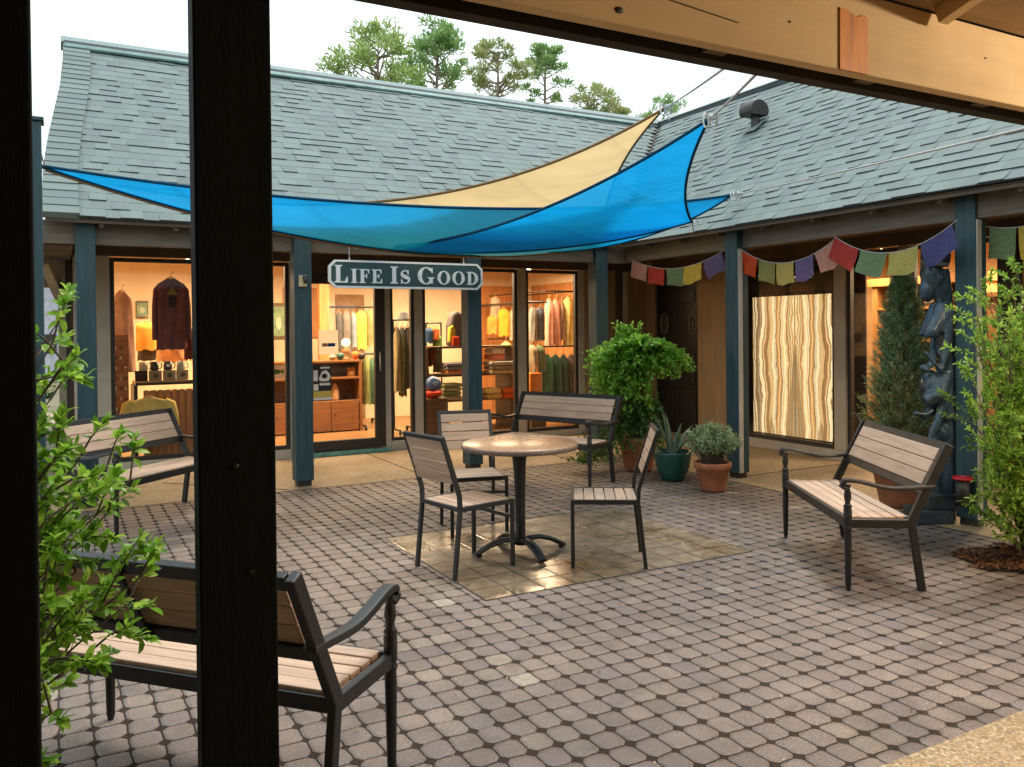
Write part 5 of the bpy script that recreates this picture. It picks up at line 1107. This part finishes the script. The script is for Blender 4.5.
r_ = empty('squeeze_bottle', onshelf(337, 1, CY), 'pale orange bottle on the middle cabinet shelf behind the door', 'bottle'); mb = MB(); mb.lathe([(0, 0), (.05, 0), (.055, .02), (.055, .16), (.03, .20), (.028, .225), (.012, .245), (0, .25)], n=16); mb.build('body', fabric('bottle_peach', (.66, .38, .20)), r_)
picture('small square picture standing on the upper cabinet shelf', 346.5, 355.5, 366.5, 378, 11.8, (.50, .20, .06), (.66, .42, .22))
r_ = empty('globe_lamp', (at(348, 357, 11.85).x, 11.95, cabz[3]+.001), 'small globe lamp on a wooden foot on top of the cabinet', 'lamp'); mb = MB(); mb.lathe([(0, 0), (.06, 0), (.05, .02), (.02, .04), (.05, .10), (.06, .14), (.02, .19), (0, .19)], n=16); mb.build('foot', M_CAB, r_); mb = MB(); mb.ell((0, 0, .25), (.065, .065, .065), 16, 10); mb.build('globe', emit('globe_glow', (1, .66, .30), 1.4), r_)
for i, (px, c, nm, hgt) in enumerate(((341, (.05, .12, .10), 'teal', .09), (356, (.55, .17, .05), 'orange', .11), (362, (.06, .05, .05), 'black', .08), (333, (.35, .28, .16), 'buff', .06))):
    r_ = empty('trinket_bowl', (at(px, 357, 11.8).x, 11.82, cabz[3]+.001), nm+' bowl of trinkets on top of the cabinet behind the door', 'bowl'); mb = MB(); mb.lathe([(0, 0), (.03, 0), (.055, hgt*.6), (.06, hgt), (.052, hgt), (.03, hgt*.3), (0, hgt*.25)], n=16); mb.build('bowl', fabric('bowl_'+nm, c), r_); mb = MB(); mb.ell((0, 0, hgt*.8), (.045, .045, .03), 10, 6); mb.build('trinkets', fabric('trink_'+nm, tuple(min(1, q*1.8+.05) for q in c)), r_)
mb = MB(); a = at(325, 300, 12.3); mb.box(a.x-.09, a.x+.06, 12.28, 12.40, FLOOR, 2.64); P_(mb, 'column', M_PLANK, shop)
rail('dark rail carrying jackets above the cabinet', 328, 376, 307, 12.4)
for px, y0, y1, ww, c, lb_ in ((339, 312, 350, 6, (.10, .09, .08), 'charcoal jacket hanging on the rail behind the door'), (346.5, 312, 352, 8, (.20, .17, .14), 'grey jacket beside the charcoal one on the rail'), (353.5, 313, 347, 5, (.26, .30, .33), 'pale blue shirt between the grey jacket and the yellow coat'), (361, 311, 349, 11, (.64, .44, .08), 'yellow coat hanging at the door window'), (370, 310, 346, 7, (.26, .24, .10), 'olive jacket at the right end of the door rail')):
    garment(lb_, px, y0, y1, ww, 12.4, c, 'jacket', 'jackets on the rail behind the door', name='jacket', pleats=4)
rail('low rail with green garments beside the cabinet', 360, 384, 354, 11.9)
for px, c, lb_ in ((366, (.24, .27, .10), 'olive green dress hanging low right of the cabinet'), (372.5, (.08, .16, .09), 'dark green dress hanging low beside the door edge')): garment(lb_, px, 358, 404, 8, 11.9, c, 'dress', name='dress', pleats=4)
# notices on the door glass
r_, mb, w2, h = board('paper_notice', 'white paper notice taped to the door glass above the posters', 'notice', 319, 338, 330, 354.5, W+.012, None, .003); mb.build('sheet', leafmat('notice_paper', (.78, .76, .68), (.80, .78, .70), .6, .7), r_)
mb = MB(); mb.box(-.01, w2*.68, -.003, -.0017, h*.32, h*.46); mb.build('blue_mark', fabric('ink_blue', (.02, .07, .34)), r_); mb = MB(); mb.box(-w2*.68, -.014, -.003, -.0017, h*.32, h*.46); mb.build('pale_red_mark', fabric('ink_red', (.48, .25, .20)), r_)
r_, mb, w2, h = board('event_poster', 'black and white posters above a yellow one low on the door glass', 'poster', 313.5, 331, 365, 400.5, W+.012, None, .003); mb.build('sheet', paint('poster_black', (.022, .02, .03), .6, .2, 10, 0), r_)
mb = MB(); mb.box(-w2, w2, -.003, -.0017, .0, h*.075); mb.box(-w2*.98, -w2*.45, -.003, -.0017, h*.28, h*.46); mb.build('pale_panel', M_WHITE, r_)
mb = MB(); mb.box(-w2, w2, -.003, -.0017, h*.08, h*.26); mb.build('yellow_panel', fabric('poster_yellow', (.70, .58, .14)), r_)
mb = MB(); cx = w2*.25
mb.prism([(cx-.07, -.0017, h*.60), (cx-.05, -.0017, h*.72), (cx-.03, -.0017, h*.82), (cx+.02, -.0017, h*.86), (cx+.055, -.0017, h*.78), (cx+.075, -.0017, h*.66), (cx+.05, -.0017, h*.54), (cx-.05, -.0017, h*.54)], (0, -.0015, 0)); mb.box(cx-.06, cx+.07, -.003, -.0017, h*.42, h*.49); mb.box(-w2*.98, -w2*.5, -.003, -.0017, h*.55, h*.86); mb.box(-w2*.2, w2*.85, -.003, -.0017, h*.90, h*.955); mb.build('white_art', M_WHITE, r_)
mb = MB(); mb.ell((cx, -.0035, h*.69), (.035, .001, .03), 14, 6); mb.build('dark_art', fabric('poster_dark', (.04, .04, .06)), r_)
# -- sidelight: wheeled rail
rail('wheeled rail crowded with olive garments in the narrow sidelight', 393, 412, 320, 11.1)
for px, c, lb_, y1 in ((396.5, (.30, .24, .12), 'straw coloured dress at the left of the wheeled rail', 392), (402, (.13, .12, .06), 'dark olive dress in the middle of the wheeled rail', 396), (407.5, (.11, .10, .09), 'charcoal dress at the right of the wheeled rail', 388)): garment(lb_, px, 328, y1, 7, 11.1, c, 'dress', 'dresses on the wheeled rail', name='dress', pleats=4)
r_ = empty('bucket_hat', (at(404, 322, 11.1).x, 11.1, at(404, 322, 11.1).z+.02), 'dark hat resting on the wheeled rail in the sidelight', 'hat'); mb = MB(); mb.lathe([(.12, 0), (.13, .01), (.07, .03), (.06, .11), (0, .13)], n=18); mb.build('felt', fabric('hat_dark', (.09, .08, .07)), r_)
# -- third and fourth windows
r_, zs = shelfunit('dark wooden shelving with folded clothes behind the second and third window panes', 428, 512, 10.9, .5, [419, 399, 374, 346], M_DARKW, False); sz = zs; SY = 11.0
r_ = empty('backpack', (at(457, 340, SY).x, SY+.1, sz[3]+.001), 'grey backpack with yellow and red panels standing on the top shelf', 'backpack')
mb = MB(); mb.prism([(-.10, -.09, 0), (.15, -.09, 0), (.17, -.09, .14), (.16, -.09, .36), (.12, -.09, .47), (.03, -.09, .52), (-.05, -.09, .47), (-.10, -.09, .30)], (0, .2, 0)); mb.build('body', fabric('pack_grey', (.10, .085, .08)), r_, .04)
mb = MB(); mb.prism([(-.125, -.11, .06), (-.03, -.11, .02), (-.02, -.11, .24), (-.06, -.11, .31), (-.11, -.11, .27)], (0, .1, 0)); mb.build('yellow_panel', fabric('pack_yellow', (.50, .38, .05)), r_, .02)
mb = MB(); mb.box(-.085, .03, -.135, -.05, .0, .14); mb.build('red_pocket', fabric('pack_red', (.58, .07, .02)), r_, .02); mb = MB(); mb.tube([(.10, -.11, .44), (.15, -.14, .30), (.13, -.12, .08)], .022, 8, flat=.4); mb.build('strap', fabric('pack_dark', (.16, .15, .14)), r_)
rail('small rail with red and green bags behind the third pane', 426, 441, 323, 11.6)
for px, c, lb_, y0, y1 in ((429, (.03, .06, .11), 'navy bag hanging behind the third pane', 328, 343), (435, (.55, .13, .04), 'red orange bag hanging beside the navy one', 327, 340), (437, (.13, .24, .06), 'green bag hanging below the red orange one', 335, 350), (431, (.42, .12, .05), 'brick red bag hanging low behind the third pane', 348, 366), (437.5, (.42, .36, .16), 'straw bag hanging low next to the brick red one', 350, 372)): garment(lb_, px, y0, y1, 8, 11.3, c, 'bag', 'bags on the small rail', name='bag', pleats=3)
r_ = empty('beach_ball', at(433, 384, 10.45), 'blue ball resting on a red bowl behind the third pane', 'ball'); mb = MB(); mb.ell((0, 0, 0), (.108, .108, .108), 24, 16); mb.build('ball_skin', paint('ball_blue', (.03, .09, .24), .35, .3, 8, 0), r_); mb = MB(); mb.ell((0, -.1, .01), (.04, .012, .035), 12, 6); mb.build('pale_disc', fabric('ball_pale', (.25, .33, .42)), r_)
a = at(433, 393, 10.45); r_ = empty('red_bowl', (a.x, a.y, a.z-.07), 'shallow red bowl under the blue ball', 'bowl'); mb = MB(); mb.lathe([(0, 0), (.06, 0), (.12, .05), (.135, .085), (.125, .085), (.10, .05), (0, .02)], n=24); mb.build('bowl', fabric('bowl_red', (.60, .06, .03)), r_)
b_ = at(433, 397, 10.45); r_ = empty('display_stand', (b_.x, b_.y, FLOOR), 'dark wooden stand carrying the red bowl and blue ball', 'stand'); mb = MB(); mb.box(-.16, .16, -.14, .14, .0, a.z-.07-FLOOR); mb.build('plinth', M_DARKW, r_)
stack('orange and grey folded clothes on the shelf below the backpack', 455, 362.5, 373.5, 24, 10.92, [(.55, .20, .07), (.24, .20, .20), (.22, .21, .24)])
stack('sage green folded clothes on the lower shelf beside the blue ball', 449, 383, 398.5, 18, 10.92, [(.30, .30, .15), (.20, .24, .11), (.36, .34, .20), (.24, .27, .13)])
garment('orange cloth hanging low behind the seat of the nearest chair', 432, 404, 430, 11, 10.5, (.64, .24, .04), 'cloth', hanger=False, pleats=3, name='draped_cloth')
stack('pile of cream and grey folded clothes behind the fourth pane', 500, 361, 373.5, 26, 10.92, [(.42, .33, .17), (.24, .20, .16), (.33, .30, .27)])
stack('yellow folded cloth on the low shelf behind the fourth pane', 490, 388, 398.5, 13, 10.92, [(.58, .40, .10), (.62, .46, .16)])
stack('red folded cloth on the low shelf next to the yellow one', 508, 387, 398, 16, 10.92, [(.60, .10, .025), (.62, .13, .03)])
stack('pink and white folded cloth on the shelf behind the teal post', 494, 348, 360, 12, 11.05, [(.60, .16, .12), (.62, .48, .38)])
r_, zs = shelfunit('narrow wall shelf with orange shirts and trinkets behind the fourth pane', 482, 516, 12.6, .3, [338], M_CAB, False, 'wall_shelf', False)
for px, y0, y1, ww, c, lb_ in ((503.5, 309, 336, 11, (.66, .30, .03), 'bright orange shirt behind the fourth pane'), (492, 316, 334, 10, (.64, .22, .04), 'deep orange shirt left of the bright orange one'), (512, 311, 340, 6, (.42, .34, .20), 'buff shirt right of the bright orange one')): garment(lb_, px, y0, y1, ww, 12.5, c, 'shirt', 'shirts behind the fourth pane', name='shirt', pleats=3)
garment('cream scarf with dark fringe hung on the plank wall', 495, 297, 318, 9, 12.9, (.50, .42, .28), 'scarf', name='scarf', pleats=5)
garment('olive green scarf hanging below the wall shelf', 506, 342, 366, 10, 12.2, (.36, .38, .16), 'scarf', name='scarf', pleats=5)
# -- far right window: two rails
rail('upper rail with pink and yellow clothes in the far right window', 545, 574, 291, 11.3, False); rail('upper rail with patterned shirts in the far right window', 526, 547, 302, 11.0, False)
for px, y0, y1, ww, c, lb_, Y in ((533, 307, 341, 7, (.33, .30, .26), 'grey patterned shirt at the left of the far right window', 11.0), (540, 307, 340, 8, (.15, .16, .22), 'slate blue shirt beside the grey patterned one', 11.0), (549, 300, 346, 8, (.62, .30, .21), 'salmon pink dress on the upper rail', 11.3), (556, 300, 345, 8, (.48, .21, .15), 'rose dress right of the salmon pink one', 11.3), (561.5, 302, 340, 5, (.28, .17, .11), 'brown dress squeezed next to the yellow one', 11.3), (568.5, 297, 346, 10, (.64, .53, .20), 'pale yellow dress at the right end of the upper rail', 11.3)): garment(lb_, px, y0, y1, ww, Y, c, 'dress', 'clothes on the upper rails', name='dress', pleats=5)
rail('lower rail with green trousers in the far right window', 527, 578, 347, 10.8)
for px, y0, y1, ww, c, lb_ in ((532, 345, 372, 8, (.40, .33, .20), 'sand coloured garment at the left of the lower rail'), (539, 345, 372, 9, (.16, .20, .10), 'moss green garment next to the sand coloured one'), (547, 355, 402, 9, (.045, .17, .10), 'bright green trousers on the lower rail'), (555, 355, 402, 9, (.03, .10, .065), 'dark green trousers beside the bright green ones'), (563, 355, 402, 7, (.02, .055, .045), 'blackish green trousers beside the dark green ones'), (571, 355, 402, 9, (.10, .075, .06), 'brown trousers at the right end of the lower rail')): garment(lb_, px, y0, y1, ww, 10.8, c, 'trousers', 'clothes on the lower rail', name='trousers', pleats=6, thick=.2)
r_ = empty('tote_bag', at(534.5, 398, 10.5), 'orange bag standing at the left of the far right window', 'bag'); hb = at(534.5, 373, 10.5).z-at(534.5, 398, 10.5).z; wb = wpx(12, 10.5, 534)/2; mb = MB(); mb.box(-wb, wb, -.06, .06, 0, hb); mb.build('body', fabric('tote_orange', (.66, .22, .04)), r_, .015); mb = MB(); mb.tube([(-wb*.5, 0, hb), (-wb*.4, 0, hb+.09), (wb*.4, 0, hb+.09), (wb*.5, 0, hb)], .008, 6); mb.build('handle', fabric('tote_orange', (.66, .22, .04)), r_)
zz = at(534.5, 398, 10.5); r_ = empty('display_stand', (zz.x, zz.y, FLOOR), 'dark low stand under the orange bag', 'stand'); mb = MB(); mb.box(-wb*1.2, wb*1.2, -.12, .12, 0, zz.z-FLOOR-.002); mb.build('plinth', M_DARKW, r_)
# -- right wing
r_ = empty('display_cabinet', (9.3, 6.45, FLOOR), 'tall orange wood cabinet inside the right wing behind the conifer', 'cabinet')
M_OR = wood('honey_wood', (.36, .16, .045), (.56, .28, .09), 2, 4)
mb = MB(); mb.box(-.05, .35, -.75, -.68, 0, 1.95); mb.box(-.05, .35, .68, .75, 0, 1.95); mb.build('side_panel', M_OR, r_); mb = MB(); mb.box(-.09, .38, -.80, .80, 1.952, 2.05); mb.build('cornice', M_OR, r_)
for z in (.35, .8, 1.25, 1.65): mb = MB(); mb.box(-.04, .34, -.678, .678, z, z+.03); mb.build('shelf', M_OR, r_)
mb = MB(); mb.box(.33, .35, -.678, .678, 0, 1.95); mb.build('back_panel', M_DARKW, r_)
rng = random.Random(12); cols = [(.55, .42, .25), (.6, .5, .35), (.30, .12, .05), (.5, .2, .08), (.2, .15, .1), (.62, .55, .42)]
cn_ = ['buff', 'cream', 'dark red', 'rust', 'brown', 'ivory']
k_ = 0
for z in (.38, .83, 1.28, 1.68):
    for y in (-.5, -.25, 0, .25, .5):
        ci = rng.randrange(6); r2_ = empty('ornament', (9.33, 6.45+y, FLOOR+z+.001), cn_[ci]+' ornament on the cabinet shelves behind the conifer', 'ornament', 'ornaments in the right wing cabinet'); h = rng.uniform(.14, .27); rr = rng.uniform(.04, .075); mb = MB(); mb.lathe([(0, 0), (rr*.7, 0), (rr, h*.35), (rr*.5, h*.75), (rr*.7, h), (0, h)], n=12); mb.build('vase', paint('orn_'+cn_[ci].replace(' ', '_'), cols[ci], .4, .2, 12), r2_)
r_ = empty('woven_screen', (8.9, 4.85, FLOOR), 'orange woven screen inside the right wing behind the statue', 'screen'); k = NT('woven_orange'); bt = k.n('ShaderNodeTexBrick'); bt.inputs['Scale'].default_value = 14
mp = k.n('ShaderNodeMapping'); mp.inputs['Rotation'].default_value = (0, R(90), R(90)); k.link(k.obj(), mp.inputs[0]); sx = k.n('ShaderNodeSeparateXYZ'); k.link(k.obj(), sx.inputs[0]); cb = k.n('ShaderNodeCombineXYZ'); k.link(sx.outputs[1], cb.inputs[0]); k.link(sx.outputs[2], cb.inputs[1]); k.link(cb.outputs[0], bt.inputs[0])
bt.inputs['Color1'].default_value = (.50, .19, .05, 1); bt.inputs['Color2'].default_value = (.60, .30, .10, 1); bt.inputs['Mortar'].default_value = (.70, .52, .32, 1); k.link(bt.outputs[0], k.b.inputs['Base Color']); k.rough(.7)
mb = MB(); mb.box(-.02, .02, -.75, .75, 0, 1.75); mb.build('panel', k.m, r_); mb = MB(); mb.box(-.05, .05, -.78, .78, 1.752, 1.80); mb.build('top_rail', M_OR, r_)
r_ = empty('storage_box', (8.9, 4.75, FLOOR+1.802), 'pale blue grey box on top of the woven screen', 'box'); mb = MB(); mb.box(-.045, .045, -.16, .16, 0, .2); mb.build('carton', paint('pale_box', (.5, .52, .5), .6), r_, .004); mb = MB(); mb.box(-.05, .05, -.165, .165, .2, .235); mb.build('lid', paint('pale_box', (.5, .52, .5), .6), r_)

# ---------------------------------------------------------------- beyond the left corner
rng = random.Random(31); br = []
for kx in range(16): a = rng.uniform(0, 6.28); br.append((Vector((math.cos(a)*rng.uniform(.1, .5), math.sin(a)*.4, rng.uniform(.4, 1.25))), .01))
bushy('garden_shrub', Vector((-.42, 13.5, 0)), 'dark green shrub seen in the gap left of the shop corner', L_DARKF, M_BARK, br, 41, 14, .07, .035, False, twigs=6)
nb_ = empty('neighbour_building', (-3, 30, 0), 'pale lavender grey building far behind the left corner of the shop', 'building'); mb = MB(); mb.box(-6, 3.4, 0, 5, 0, 3.4); mb.build('wall', paint('lavender_wall', (.46, .45, .52), .8), nb_); mb = MB(); mb.box(1.6, 3.0, -.04, -.001, .9, 1.5); mb.build('window', M_FRAME, nb_)
mb = MB(); mb.prism([(-6.4, -.4, 3.402), (3.8, -.4, 3.402), (3.8, 2.5, 4.6), (-6.4, 2.5, 4.6)], (0, .02, .06)); mb.build('roof', D_, nb_)

# small fallen leaves and chips lying on the paving
rng = random.Random(77); mb = MB()
for k in range(420):
    p = Vector((rng.uniform(-1.5, 5.6), 2+5.6*rng.random()**1.2, .010)); dv = rdir(rng); dv.z *= .15; mb.add(*diamond(rng, p, dv, rng.uniform(.008, .028), rng.uniform(.005, .012)))
tag(mb.build('leaf_litter', leafmat('litter', (.10, .06, .03), (.34, .26, .15), 0, .8, (.62, .58, .48)), fix=False), kind='stuff')
